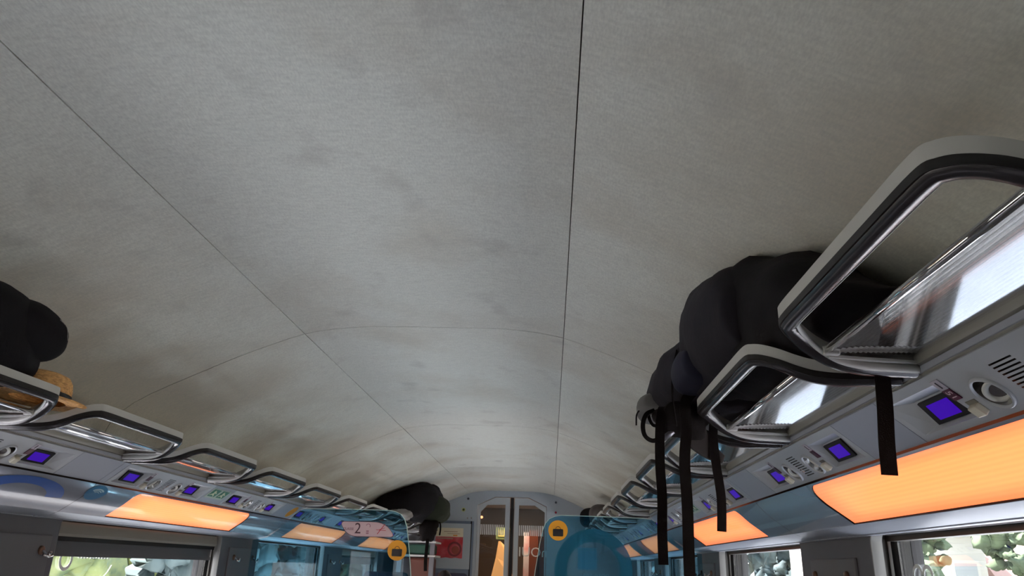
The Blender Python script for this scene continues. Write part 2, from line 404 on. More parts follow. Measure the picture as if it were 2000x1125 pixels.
    o = struct(wl.build('wall_%s' % nm, M_WALL, fix=False))
    r = MB(); r.box((s*1.385, (Y0+4.6)/2, (H-.75)/2), (0.05, 4.6-Y0, H-.75)); struct(r.build('wall_%s_dado' % nm, M_WALL))  # dado dark near and pale far, split to shape bounce light
    r = MB(); r.box((s*1.385, (4.6+Y1)/2, (H-.75)/2), (0.05, Y1-4.6, H-.75)); struct(r.build('wall_%s_dado_far' % nm, M_LOWER))
    # outer skin between the windows
    r = MB()
    edges = [Y0] + [e for w_ in WIN for e in (w_[0]-0.03, w_[1]+0.03)] + [Y1]
    for a, b in zip(edges[::2], edges[1::2]):
        if b > a: r.box((s*1.50, (a+b)/2, H-.2), (0.03, b-a, 0.8))
    r.box((s*1.50, (Y0+Y1)/2, H+0.205), (0.03, Y1-Y0, 0.15)); r.box((s*1.50, (Y0+Y1)/2, H-0.90), (0.03, Y1-Y0, 0.80))
    struct(r.build('wall_%s_skin' % nm, M_DARK))
    # windows: moulding, reveal, seal, glass
    n_ = 1
    for a, b in WIN:
        def loop(h, ins, up=0.0):
            pts = []; zc = [(a+ins, b-ins), (zb+ins, zt-ins*0.25-up)]; rr = max(wr-ins*0.5, 0.02)
            (ya, yb), (z0, z1) = zc
            for cy_, cz_, a0 in ((yb-rr, z1-rr*0.5, 0), (ya+rr, z1-rr*0.5, 90), (ya+rr, z0+rr, 180), (yb-rr, z0+rr, 270)):
                for k in range(8):
                    t = math.radians(a0+90*k/7); rz = rr*0.5 if a0 < 180 else rr
                    pts.append(P(s, h, cy_+rr*math.cos(t), cz_+rz*math.sin(t)))
            return pts
        root = bpy.data.objects.new('window_%d' % (n_ if s > 0 else n_+4), None); COL.objects.link(root); root['kind'] = 'structure'
        mo = MB(); mo.ring_strip([loop(1.3592, -0.0005), loop(1.3605, 0.003), loop(1.372, 0.006), loop(1.390, 0.006), loop(1.392, 0.0)]); smooth_angle(mo.build('window_moulding', M_LIP, root), 50)
        mo = MB(); mo.ring_strip([loop(1.392, 0.001), loop(1.394, -.035), loop(1.425, -.040)]); mo.build('window_reveal', M_REVEAL, root)
        mo = MB(); mo.box((s*1.43, (a+b)/2, H+.119), (.03, b-a+.06, .030)); mo.box((s*1.402, (a+b)/2, H+.126), (.018, b-a-.02, .016)); mo.build('head_seal', M_REVEAL, root)
        mo = MB(); mo.ring_strip([loop(1.424, -.041), loop(1.420, -.032), loop(1.420, -.026), loop(1.426, -.022)]); mo.build('window_frame', M_PALE, root, True)
        mo = MB(); mo.ring_strip([loop(1.425, -.024), loop(1.428, -.010), loop(1.436, -.004)]); mo.ring_strip([loop(1.444, -.004), loop(1.47, -.010), loop(1.49, -.04)]); mo.build('window_seal', M_BLACK, root, True)
        L = loop(1.437, -.006); L2 = loop(1.443, -.006); gmb = MB(); k = len(L)
        gmb.add(L+L2, [tuple(range(k)), tuple(range(2*k-1, k-1, -1))] + [(i, (i+1) % k, k+(i+1) % k, k+i) for i in range(k)]); gmb.build('window_pane', M_GLASS, root)
        n_ += 1

# floor, end walls
r = MB(); r.box((0, (Y0+4.6)/2, -0.02), (2.9, 4.6-Y0+.1, 0.04)); struct(r.build('floor', M_CARPET))  # unseen near floor, made dark to hold back bounce light
r = MB(); r.box((0, (4.65+Y1)/2, -0.02), (2.9, Y1-4.65+.1, 0.04)); struct(r.build('floor_far_bounce', M_FLOOR))  # unseen far floor, made pale to bounce light onto the ceiling
r = MB(); r.box((0, Y0-0.03, 1.1), (3.0, 0.06, 2.4)); struct(r.build('wall_back', M_SVC2))

# ------------------------------------------------------------------ far end wall with the double glass door
M_END = mat('pale blue grey end panel', (0.34, 0.375, 0.41), 0.5)
M_ENDB = mat('slate blue end panel', (0.13, 0.165, 0.22), 0.5)
DO = [(-.405,-1.3),(-.405,.69),(-.20,.787),(.20,.787),(.412,.69),(.412,-1.3)]
ew = MB(); outer = [(h, min(z+0.03, 1.2)) for h, z in prof]
ow = MB()
half = [(-1.42,-1.3),(-1.42,.40)] + [(h, z+.02) for h, z in prof if h <= 0]
right = [(-h, z) for h, z in half]
def prism(mb, loop2, y, d, mi=0):
    k = len(loop2); mb.add([(h, y, z+H) for h, z in loop2] + [(h, y+d, z+H) for h, z in loop2],
        [tuple(range(k)), tuple(range(2*k-1, k-1, -1))] + [(i, (i+1) % k, k+(i+1) % k, k+i) for i in range(k)], mi)
L_ = half[:-1] + [(0, half[-1][1]), (0, .787), (-.20, .787), (-.405, .69), (-.405, -1.3)]
R_ = [(1.42,-1.3),(1.42,.40)] + [(-h, z) for h, z in half[2:-1]] + [(0, half[-1][1]), (0, .787), (.20,.787), (.412,.69), (.412,-1.3)]
prism(ew, L_, Y1, 0.05); prism(ew, R_, Y1, 0.05)
struct(ew.build('wall_far', M_END))
for sgn, di in ((-1, 1), (1, 2)):
    root = bpy.data.objects.new('door_%d' % di, None); COL.objects.link(root); root['kind'] = 'structure'; root.location = (0, Y1, 0)
    if sgn < 0:
        O = [(-.400,-1.3),(-.400,.685),(-.198,.780),(-.020,.780),(-.020,-1.3)]; I = [(-.368,-1.1),(-.368,.612),(-.290,.692),(-.075,.700),(-.075,-1.1)]
    else:
        O = [(.408,-1.3),(.408,.685),(.198,.780),(.030,.780),(.030,-1.3)]; I = [(.385,-1.1),(.400,.625),(.270,.700),(.085,.697),(.085,-1.1)]
        I = [(.390,-1.1),(.390,.625),(.270,.700),(.085,.697),(.085,-1.1)]
    f = MB()
    for i in range(5):
        j = (i+1) % 5
        q = [O[i], O[j], I[j], I[i]]
        f.add([(h, y_, z+H) for y_ in (-0.005, 0.035) for h, z in q], [(0,1,2,3),(7,6,5,4),(0,4,5,1),(3,2,6,7),(1,5,6,2),(0,3,7,4)])
    f.build('door_frame', mat('door leaf paint', (0.36, 0.385, 0.40), 0.45), root)
    g = MB(); k = 5
    g.add([(h, 0.012, z+H) for h, z in I] + [(h, 0.018, z+H) for h, z in I], [(0,1,2,3,4),(9,8,7,6,5)]); g.build('window_pane', glassy('door glass', (0.93, 0.95, 0.95), 1.5), root)
    g = MB(); n = 13; x0 = min(p[0] for p in I)+0.006; x1 = max(p[0] for p in I)-0.006
    for i in range(n):
        xa = x0+(x1-x0)*i/n; g.box((xa+(x1-x0)/n*0.31, 0.009, H+.415), ((x1-x0)/n*0.56, 0.002, 0.116))
    g.build('safety_stripes', mat('frosted white stripe', (0.62, 0.61, 0.57), 0.6), root)
    if sgn > 0:
        Rm = Matrix.Rotation(math.pi/2, 3, 'X') @ Matrix.Diagonal((-1, 1, 1))
        text_obj('logo', 'inOUI', 0.15, mat('pale logo vinyl', (0.60, 0.58, 0.52), 0.6), root, (0.275, 0.008, H+0.175), Rm)
se = MB(); se.box((0.005, Y1-0.004, H-0.26), (0.036, 0.03, 2.08)); struct(se.build('door_seal', M_BLACK))
# small fittings on the end wall
for (x, z, rr, cname, colr, lab) in ((-.523,.757,.013,'screw_cap',(0.03,0.04,0.06),'dark round cap high on the end wall, left of the glass doors'),
        (-.572,.630,.014,'key_lock',(0.02,0.02,0.02),'black key lock with yellow ring left of the glass doors'),
        (.520,.742,.013,'screw_cap',(0.03,0.04,0.06),'dark round cap high on the end wall, right of the glass doors'),
        (.520,.628,.013,'alarm_button',(0.30,0.01,0.03),'small dark red button right of the glass doors'),
        (-.520,.535,.009,'screw_cap',(0.22,0.20,0.17),'left of two small brown caps above the slate poster frame'),
        (-.474,.537,.009,'screw_cap',(0.22,0.20,0.17),'right of two small brown caps above the slate poster frame')):
    k = MB(); k.lathe([(0, -0.012), (rr*.8, -0.012), (rr, -0.008), (rr, 0)], (x, Y1, z+H), (0, 1, 0), 16)
    o = k.build(cname, mat('cap %s' % cname + str(x), colr, 0.4), smooth=False)
    tag(o, lab, cname.split('_')[-1])
    if cname == 'key_lock':
        k = MB(); k.lathe([(rr, -0.002), (rr, -0.006), (rr*1.5, -0.006), (rr*1.5, 0)], (x, Y1, z+H), (0,1,0), 20); k.build('ring', mat('yellow ring', (0.45,0.50,0.08), 0.5), o)

# poster in its frame
fr = thing('display_case', 'slate and grey framed notice panel on end wall beside the glass doors', 'frame', (-0.73, Y1-.002, H))
k = MB(); k.box((0, -0.012, 0.0), (0.58, 0.024, 1.0)); k.build('back_board', M_ENDB, fr)
k = MB(); k.box((0.035, -0.028, 0.22), (0.45, 0.01, 0.50)); bev(k.build('inner_board', M_END, fr), 0.003)
k = MB()
k.box((0.262, -0.026, 0), (0.016, 0.006, 1.0)); k.build('edge_strip', M_BLACK, fr)
ps = thing('poster', 'red and cream printed poster with a large round motif', 'poster', (-0.725, Y1-0.036, H))
k = MB(); k.box((0, 0, .369), (0.335, 0.002, 0.098)); k.build('cream_header', mat('cream print', (0.62, 0.55, 0.40), 0.6), ps)
M_RED = mat('red print', (0.42, 0.02, 0.03), 0.35, noise_amt=0.9, noise_scale=6, noise_col=(0.50, 0.16, 0.18))
k = MB()
n = 14; lo = []; hi = []
k.ring_strip([[(-0.1675+0.335*i/n, 0.001, .320) for i in range(n+1)], [(-0.1675+0.335*i/n, -0.001-0.001*math.sin(i*1.1), .200) for i in range(n+1)],
              [(-0.1675+0.335*i/n, -0.0035-0.003*math.sin(i*0.9), .088+0.004*math.sin(i*1.3)) for i in range(n+1)]], closed=False)
o = k.build('red_sheet', M_RED, ps); o.modifiers.new('thick', 'SOLIDIFY').thickness = 0.001
k = MB(); k.lathe([(.060,-.001),(.078,-.002),(.082,-.001)], (0.075, -0.006, .185), (0,1,0), 32); k.build('round_motif', mat('dark red ring', (0.20, 0.03, 0.04), 0.5), ps)
k = MB(); k.lathe([(.0,-.002),(.035,-.002),(.045,-.001)], (0.085, -0.006, .175), (0,1,0), 32); k.build('disc_motif', mat('brown red disc', (0.28, 0.06, 0.04), 0.5), ps)
k = MB()
for zz, xa, xb, hh in ((.378,-0.06,.10,.007), (.355,-0.02,.13,.005), (.301,-.14,.05,.012)): k.box(((xa+xb)/2, -0.0025, zz), (xb-xa, 0.001, hh))
k.build('print_lines', mat('small print', (0.30, 0.20, 0.16), 0.6), ps)
k = MB(); k.box((0.075, -0.0025, .335), (0.05, 0.001, 0.014)); k.build('orange_mark', mat('orange print', (0.6, 0.22, 0.04), 0.6), ps)

# vestibule seen through the doors
V0, V1 = Y1+0.05, 12.6
M_VEST = mat('brown vestibule lining', (0.20, 0.135, 0.10), 0.5)
k = MB(); k.box((0, (V0+V1)/2, H+.93), (2.8, V1-V0, .04)); struct(k.build('ceiling_vestibule', mat('warm vestibule ceiling', (0.50, 0.40, 0.34), 0.6)))
k = MB(); k.box((-1.0, (V0+V1)/2, 1.1), (.05, V1-V0, 2.3)); struct(k.build('wall_vestibule_left', M_VEST))
k = MB(); k.box((1.0, (V0+V1)/2, 1.1), (.05, V1-V0, 2.3)); struct(k.build('wall_vestibule_right', M_VEST))
k = MB(); k.box((0, V1, 1.1), (2.8, .05, 2.3)); struct(k.build('wall_vestibule_far', mat('dark brown end', (0.075, 0.045, 0.03), 0.4)))
k = MB(); k.box((0, (V0+V1)/2, -.02), (2.8, V1-V0, .04)); struct(k.build('floor_vestibule', M_FLOOR))
vl = bpy.data.lights.new('vestibule_lamp_light', 'AREA'); vl.energy = 30; vl.size = 0.35; vl.color = (1, .72, .45)
vo = bpy.data.objects.new('vestibule_lamp_light', vl); COL.objects.link(vo); vo.location = (-0.1, 10.6, H+.90)
cp = MB()
cp.ring_strip([[(-.30+.05*math.cos(t*.7)-.02*t, 10.7, H+.34-t*0.22) for t in range(9)], [(-.14+0.10*math.sin(min(t,4)*.4), 10.95, H+.24-t*0.21) for t in range(9)]], closed=False)
o = cp.build('curved_screen', mat('orange screen with painted lamplight', (0.55, 0.30, 0.13), 0.4, emit=(1.0, .48, .17), estr=0.55)); o.modifiers.new('thick', 'SOLIDIFY').thickness = 0.03  # glow put into the material for lamplight on the panel; no lamp itself
tag(o, 'orange lit curved panel standing beyond the left glass door', 'panel')
k = MB(); k.box((-.09, 10.3, H-.3), (.03, .03, 1.55)); tag(k.build('grab_pole', mat('brass pole', (0.45, 0.25, 0.10), 0.3, 0.7)), 'slim brassy upright pole beside the orange curved panel', 'pole')
k = MB(); k.box((-.20, 10.9, H+.45), (.20, .02, .16)); o = k.build('notice_board', mat('green notice', (0.10, 0.14, 0.06), 0.5)); tag(o, 'small dark green notice in vestibule above the orange panel', 'sign')
k = MB(); k.box((-.20, 10.885, H+.45), (.14, .006, .09)); k.build('printed_face', mat('yellow green print', (0.30, 0.28, 0.10), 0.5), o)
k = MB(); k.box((.30, 10.8, H-.2), (.26, .03, 1.4)); o = k.build('cupboard', mat('red brown cupboard', (0.13, 0.035, 0.018), 0.35)); tag(o, 'red-brown cupboard front behind the right glass door', 'cupboard')
k = MB(); k.box((.30, 10.782, H-.2), (.012, .006, 1.4)); k.build('door_gap', M_BLACK, o)
k = MB(); k.lathe([(0,-.01),(.015,-.008),(.022,0)], (-.664, V1-.026, H+.762), (0,1,0), 14)
o = k.build('signal_lamp', mat('lit red lamp', (0.3,0.1,0.05), 0.4, emit=(1.0,.35,.15), estr=3.0)); tag(o, 'tiny glowing orange lamp at top left of left door glass', 'lamp')
k = MB(); k.lathe([(0,-.02),(.022,-.016),(.03,0)], (.459, V1-.026, H+.139), (0,1,0), 14)
o = k.build('spot_lamp', mat('lit white lamp', (0.3,0.3,0.3), 0.4, emit=(0.9,1.0,.75), estr=4.0)); tag(o, 'small bright white spot lamp by the right door edge', 'lamp')
# white framed side light strip seen at the left of the right leaf
k = MB(); k.box((.135, 10.9, H+.1), (.09, .02, .75)); o = k.build('poster_board', mat('pale violet board', (0.42, 0.37, 0.42), 0.6, noise_amt=0.9, noise_scale=5, noise_col=(0.45,0.10,0.10))); tag(o, 'narrow pale violet board with red patches behind right glass door', 'board')

# ------------------------------------------------------------------ luggage racks
def rack_path():
    near = [(1.052,-.052,.338),(1.00,-.046,.338),(.955,-.038,.339),(.918,-.030,.345),(.890,-.022,.356),(.866,-.012,.370),(.848,0.002,.381),(.834,.020,.388),(.828,.045,.390)]
    p = near + [(.827,.16,.390),(.827,.375,.390)] + [(h, .535-y, z) for h, y, z in near[::-1]]
    return catmull(p, 5)
RP = rack_path()
def make_rack(s, y, label):
    t = thing('luggage_rack', label, 'luggage rack', (s*1.05, y, .33+H), 'luggage racks on the %s' % SIDE[s])
    pts = [(s*(h-1.05), yy, z-.33) for h, yy, z in RP]; fl = -s
    k = MB(); k.sweep(pts, [(0.013,.012),(0.013,-.010),(0.009,-.012),(-0.010,-.012),(-0.010,.0),(-.004,.012)], flip=fl); smooth_angle(k.build('frame', M_BAND, t), 50)
    k = MB(); k.sweep(pts, [(0.0137,-.0075),(0.0137,-.0185),(-.0105,-.0185),(-.0105,-.0115)], flip=fl); smooth_angle(k.build('rubber_edge', M_BLACK, t), 50)
    k = MB(); k.sweep(pts, [(0.012,-.017),(0.009,-.024),(0.003,-.027),(-.006,-.027),(-.012,-.023),(-.0135,-.016),(-.012,-.008),(-.009,-.008),(-.009,-.017)], flip=fl); smooth_angle(k.build('edge_rail', M_RAIL, t), 70)
    k = MB(); k.sweep(pts, [(-.0125,-.0225),(-.0155,-.0205),(-.0165,-.016),(-.0150,-.010),(-.0125,-.008)], flip=fl); smooth_angle(k.build('inner_highlight', M_BAND, t), 70)  # added pale strip, stands in for the highlight along the inner edge
    # prismatic clear shelf
    k = MB(); n = 18; a, b = .903, 1.052; ztop = .348; pr_ = []
    def sp(h): return .338+.006*(h-a)/(b-a)
    low = []
    for i in range(n):
        x0 = a+(b-a)*i/n; x1 = a+(b-a)*(i+1)/n; w_ = x1-x0
        low += [(x0+0.0002, sp(x0)+.0007), (x1-0.0006, sp(x1)-.0010)]
    loop_ = low + [(b, ztop), (a, ztop-.004)]
    ay = lambda h: -.024-.026*(h-a)/(b-a)
    k.ring_strip([[(s*(h-1.05), ay(h), z-.33) for h, z in loop_], [(s*(h-1.05), .535-ay(h), z-.33) for h, z in loop_]], True, True)
    k.build('shelf', M_RIB, t)
    for sg in (0, 1):
        vs = []; k = MB()
        for h in (a-.002, b):
            y0_ = ay(h) if not sg else .535-ay(h); y1_ = y0_+(.016 if not sg else -.016)
            vs += [(s*(h-1.05), y0_, -.001), (s*(h-1.05), y1_, .001), (s*(h-1.05), y1_, .0055), (s*(h-1.05), y0_, .0055)]
        k.add(vs, [(0,1,2,3),(7,6,5,4),(0,4,5,1),(1,5,6,2),(2,6,7,3),(3,7,4,0)])
        k.build('end_flange', M_BAND, t)
    k = MB(); k.tube([(s*(a-.004-1.05), -.026, .0125), (s*(a-.004-1.05), .561, .0125)], .0065, 12); k.build('shelf_lip', M_RIB, t, True)
    for yy in (-.012, .547):
        k = MB(); k.box((s*(.905-1.05), yy, .012), (.026, .022, .016)); bev(k.build('bracket', M_BAND, t), .003)
    return t
RACKS = [0.625+.693*i for i in range(-1, 12)]
def rack_label(s, i):
    if s > 0:
        base = {0: 'large empty grey luggage rack at right picture edge, nearest one', 1: 'grey luggage rack just beyond the nearest one, under the big black backpack',
                2: 'grey luggage rack behind the dangling backpack straps, under the far end of the backpack'}
        if i in base: return base[i]
        if i < 0: return 'grey luggage rack over the right seats, behind the camera'
        return 'empty grey luggage rack, %s one past the backpack, right side' % WORD[i-3]
    base = {0: 'grey luggage rack at left picture edge, nearest one', 1: 'grey luggage rack holding the black bag at the left picture edge',
            2: 'grey luggage rack under the tip of the straw hat, first whole one on the left'}
    if i in base: return base[i]
    if i < 0: return 'grey luggage rack over the left seats, behind the camera'
    return 'empty grey luggage rack, %s one beyond the straw hat, left side' % WORD[i-3]
for s in (1, -1):
    first = None
    for i, y in enumerate(RACKS):
        if y + .6 > Y1 or (i-1) < 0: continue
        lab = rack_label(s, i-1)
        if first is None: first = make_rack(s, y, lab)
        else: dup(first, (s*1.05, y, .33+H), lab)

# ------------------------------------------------------------------ service strip and its consoles
def svc(s, yc):
    """local frame on the service strip: (along y, down the strip, out into the cabin) -> offset from its top middle"""
    d = Vector((s*(SV1[0]-SV0[0])/SVL, 0, (SV1[1]-SV0[1])/SVL)); n = Vector((s*(SV1[1]-SV0[1])/SVL, 0, -(SV1[0]-SV0[0])/SVL))
    return lambda y, w_, o=0.0: Vector((0, y, 0)) + d*w_ + n*o
def svcR(s):
    d = Vector((s*(SV1[0]-SV0[0])/SVL, 0, (SV1[1]-SV0[1])/SVL)); n = Vector((s*(SV1[1]-SV0[1])/SVL, 0, -(SV1[0]-SV0[0])/SVL)); return d, n
UC = [.41, 1.38]
def make_console(s, y, label):
    t = thing('seat_service_console', label, 'console', (s*SV0[0], y, SV0[1]+H), 'service consoles on the %s' % SIDE[s])
    f = svc(s, y)
    k = MB()
    slots = [(.030+.0072*i, .033+.0072*i) for i in range(10)]
    w0, w1 = .003, SVL-.001
    rec = (.022, .101); noz = (.039, .105)
    ybr = sorted({-.37,-.35,-.172,-.118,-.052,-.027,.027,.052,.118,.172,.35,.37})
    wbr = sorted({w0, w1, *rec, *noz, *[a for q in slots for a in q]})
    def hole(ya, yb, wa, wb):
        ym = (ya+yb)/2; wm = (wa+wb)/2
        if .172 < abs(ym) < .35 and rec[0] < wm < rec[1]: return True
        if .052 < abs(ym) < .118 and noz[0] < wm < noz[1]: return True
        if abs(ym) < .027 and any(a < wm < b for a, b in slots): return True
        return False
    for ya, yb in zip(ybr, ybr[1:]):
        for wa, wb in zip(wbr, wbr[1:]):
            if not hole(ya, yb, wa, wb): k.quad(f(ya,wa), f(yb,wa), f(yb,wb), f(ya,wb))
    for sg in (-1, 1):   # square-to-round frames of the lamp holes
        cy_, cw = sg*.085, .072; sq = []; ci = []
        for q in range(32):
            t_ = 2*math.pi*q/32+math.pi/4; c_, s_ = math.cos(t_), math.sin(t_); mm = max(abs(c_), abs(s_))
            sq.append(f(cy_+.033*c_/mm, cw+.033*s_/mm)); ci.append(f(cy_+.029*c_, cw+.029*s_))
        k.ring_strip([sq, ci])
    # recess walls
        ya, yb = (.172, .35) if sg > 0 else (-.35, -.172); fa, fb = (.183, .312) if sg > 0 else (-.312, -.183)
        O = [f(ya,rec[0]), f(yb,rec[0]), f(yb,rec[1]), f(ya,rec[1])]; Fl = [f(fa,.046,-.0202), f(fb,.046,-.0202), f(fb,.098,-.0118), f(fa,.098,-.0118)]
        k.ring_strip([O, Fl]); k.add(Fl, [(0,1,2,3)])
    k.ring_strip([[f(-.37,w0), f(.37,w0), f(.37,w1), f(-.37,w1)], [f(-.37,w0,-.004), f(.37,w0,-.004), f(.37,w1,-.004), f(-.37,w1,-.004)]])
    k.build('faceplate', M_SVC2, t)
    k = MB(); k.quad(f(-.030,.026,-.006), f(.030,.026,-.006), f(.030,.106,-.006), f(-.030,.106,-.006)); o = k.build('speaker_grille', M_BLACK, t); o.modifiers.new('thick','SOLIDIFY').thickness = .003
    d, n = svcR(s)
    for sg in (-1, 1):
        c_ = f(sg*.26, .071, -.0175)   # screen lies on the sloping floor of the recess
        fa, fb = (.190,.298) if sg > 0 else (-.298,-.190)
        def fl(y_, v): return f(y_, .049+.047*v, -.0190+.0075*v)
        def fo(y_, v, o_): return fl(y_, v) + n*o_
        k = MB(); k.add([fo(fa,.0,.0), fo(fb,.0,.0), fo(fb,1,.0), fo(fa,1,.0), fo(fa,.0,.004), fo(fb,.0,.004), fo(fb,1,.004), fo(fa,1,.004)],
                        [(0,1,2,3),(4,5,6,7),(0,1,5,4),(1,2,6,5),(2,3,7,6),(3,0,4,7)]); sc_ = k.build('display', M_BLACK, t)
        k = MB(); e = .018; k.quad(fo(fa+e,.17,.0046), fo(fb-e,.17,.0046), fo(fb-e,.84,.0046), fo(fa+e,.84,.0046)); q = k.build('screen', M_SCREEN, sc_)
        cc = f(sg*.085, .072)
        k = MB(); k.lathe([(.0275,.001),(.0285,.004),(.031,.005),(.033,.003),(.0335,0)], cc, n, 32)
        lamp = k.build('reading_lamp', M_SVC2, t, True)
        k = MB(); k.lathe([(.0275,.001),(.0265,-.006),(.022,-.016),(.012,-.021),(0,-.022)], cc, n, 32); k.build('bowl', M_STEEL, lamp, True)
        tn = (n*0.8 - Vector((0, sg*0.5, 0)) + d*0.2).normalized()
        k = MB(); k.lathe([(.013,-.002),(.0155,.001),(.021,.002),(.0225,-.001),(.020,-.005)], cc - n*.009 + d*.006, tn, 28); k.build('bulb_ring', M_PALE, lamp, True)
        k = MB(); k.lathe([(0,-.0015),(.013,-.001)], cc - n*.009 + d*.006, tn, 20); k.build('lens', M_STEEL, lamp, True)
        # call button under a hooded notch
        bc = f(sg*.146, .088)
        Rb = Matrix((Vector((0,1,0)), d, n)).transposed()
        k = MB(); k.box(bc + n*.005, (.024,.022,.012), Rb); bt = bev(k.build('call_button', M_CREAM, t), .003, 2)
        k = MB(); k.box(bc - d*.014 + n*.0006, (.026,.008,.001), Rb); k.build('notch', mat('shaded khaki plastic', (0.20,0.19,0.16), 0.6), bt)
        # seat number plate
        k = MB(); k.box(f(sg*.160, .026, .0012), (.022,.022,.0012), Rb); tg = k.build('seat_number_plate', mat('lilac label', (0.46,0.42,0.50), 0.5), t)
        k = MB(); k.box(f(sg*.160, .049, .0016), (.022,.024,.0016), Rb); k.build('number_field', mat('maroon label', (0.075,0.012,0.035), 0.35), tg)
        k = MB(); k.box(f(sg*.160, .026, .0022), (.003,.014,.0006), Rb); k.build('mark', mat('dark ink', (0.03,0.02,0.03), 0.6), tg)
    return t
def con_label(s, i, near):
    a = SIDE[s]
    R = {(1,0,0): 'grey console with seat number plate 51, vent slots and blue screens, nearest on right',
         (1,0,1): 'grey console with lamps and two blue screens behind the black strap, right side',
         (1,1,0): 'grey console with blue screens just before the green sign, right side',
         (1,1,1): 'grey console beyond the green sign, right side behind the straps',
         (-1,0,1): 'grey console with blue screen cut off by left picture edge',
         (-1,1,0): 'grey console between the blue round stickers and the green sign, left side',
         (-1,1,1): 'grey console just beyond the green sign, left side'}
    if (s, i, near) in R: return R[(s, i, near)]
    return 'grey seat console behind the %s glass partition, %s one beyond it' % (a, WORD[(i-2)*2+near])
for s in (1, -1):
    first = None
    for i, y0 in enumerate([0.62, 2.62, 4.62, 6.62]):
        for j, u in enumerate(UC):
            if s < 0 and i == 0 and j == 0: continue
            y = y0+u; lab = con_label(s, i, j)
            if first is None: first = make_console(s, y, lab)
            else: dup(first, (s*SV0[0], y, SV0[1]+H), lab)
    # plain strips between the consoles
    k = MB(); ys = [Y0, -1.38]; f = svc(s, 0)
    segs = []
    prev = Y0
    marks = sorted([y0+u for y0 in (0.62,2.62,4.62,6.62) for u in UC if not (s < 0 and y0+u < 1.2)])
    cuts = [-1.38, 0.62, 2.62, 4.62, 6.62, 8.62]
    for mk in marks + [None]:
        a = prev; b = (mk-.3715) if mk else Y1
        for q in [c_ for c_ in cuts if a < c_ < b] + [b]:
            segs.append((a+.0008, q-.0008)); a = q
        prev = mk+.3715 if mk else None
    k = MB()
    for a, b in segs:
        if b-a < .005: continue
        B = Vector((s*SV0[0], 0, SV0[1]+H))
        vs = [B+f(a,.003), B+f(b,.003), B+f(b,SVL-.001), B+f(a,SVL-.001), B+f(a,.003,-.005), B+f(b,.003,-.005), B+f(b,SVL-.001,-.005), B+f(a,SVL-.001,-.005)]
        k.add(vs, [(0,1,2,3),(7,6,5,4),(0,1,5,4),(1,2,6,5),(2,3,7,6),(3,0,4,7)])
    struct(k.build('wall_%s_service_strip' % SIDE[s], M_SVC))
# number 51 on the nearest right console
d, n = svcR(1)
for o in [o for o in COL.objects if o.name.startswith('seat_service_console') and abs(o.location.y-1.03) < .01 and o.location.x > 0]:
    pl = [c for c in o.children if c.name.startswith('seat_number_plate') and sum(v.co.y for v in c.data.vertices) > 0][0]
    f = svc(1, 0); Rt = Matrix((d, Vector((0,-1,0)), n)).transposed()
    Rt = Matrix((d, n.cross(d), n)).transposed()
    text_obj('number', '51', .019, mat('pale print', (0.62,0.50,0.55), 0.5), pl, f(.160,.049,.0028), Rt, extrude=.0002)

# green pictogram plates
for s, lab in ((1, 'green and white pictogram plate on right service strip, partly behind a strap'), (-1, 'green and white pictogram plate on left service strip between blue screens')):
    f = svc(s, 0); d, n = svcR(s); Rb = Matrix((Vector((0,1,0)), d, n)).transposed()
    t = thing('safety_sign', lab, 'sign', (s*SV0[0], 3.505, SV0[1]+H), 'safety pictogram plates')
    k = MB(); k.box(f(0, .050, .0012), (.185,.062,.0015), Rb); k.build('plate', mat('pale green plate', (0.40,0.46,0.40), 0.4), t)
    k = MB()
    for c_ in (-.046, .046):
        k.box(f(c_, .047, .0024), (.070,.046,.0006), Rb)
    k.build('green_field', mat('safety green', (0.015,0.13,0.07), 0.4), t)
    k = MB()
    for c_ in (-.046, .046):
        k.box(f(c_-.010, .036, .0030), (.012,.012,.0005), Rb); k.box(f(c_-.004, .048, .0030), (.016,.022,.0005), Rb)
        k.box(f(c_+.010, .044, .0030), (.020,.006,.0005), Rb @ Matrix.Rotation(.5,3,'Z')); k.box(f(c_-.018, .056, .0030), (.020,.006,.0005), Rb @ Matrix.Rotation(-.6,3,'Z')); k.box(f(c_+.010,.060,.0030), (.020,.006,.0005), Rb @ Matrix.Rotation(.7,3,'Z'))
    k.build('running_figures', mat('pale yellow print', (0.60,0.60,0.42), 0.5), t)

# ------------------------------------------------------------------ cove light panels
def make_light(s, y, label):
    t = thing('light_panel', label, 'light panel', (s*1.2, y, .18+H), 'orange light panels')
    k = MB(); ln = 1.19; rad = .05; lv = .155
    ys = sorted({rad*(1-math.cos(q*math.pi/12)) for q in range(7)} | {ln-rad*(1-math.cos(q*math.pi/12)) for q in range(7)} | {.3,.6,.9})
    def top(y_):
        dd = min(y_, ln-y_); return 0.05 + (0 if dd >= rad else (rad-math.sqrt(max(rad*rad-(rad-dd)**2, 0)))/lv)
    def off(v, y_, dn):
        h, z = cove_pt(v); return (s*(h+.0025*dn-1.2), y_, z+.003*dn-.18)
    rows = []
    for y_ in ys:
        t0 = top(y_)+.004
        rows.append([off(t0+(.984-t0)*q/10, min(max(y_, .002), ln-.002), 1) for q in range(11)])
    k.ring_strip(rows, closed=False); smooth_angle(k.build('diffuser', M_GLOW, t), 60)
    k = MB(); ring = [off(top(y_), y_, .2) for y_ in ys] + [off(.99, y_, .2) for y_ in ys[::-1]]; ring2 = [off(top(y_)+.012, min(max(y_, .003), ln-.003), 1.2) for y_ in ys] + [off(.977, min(max(y_, .003), ln-.003), 1.2) for y_ in ys[::-1]]
    k.ring_strip([ring, ring2]); k.build('gasket', M_BLACK, t)
    return t
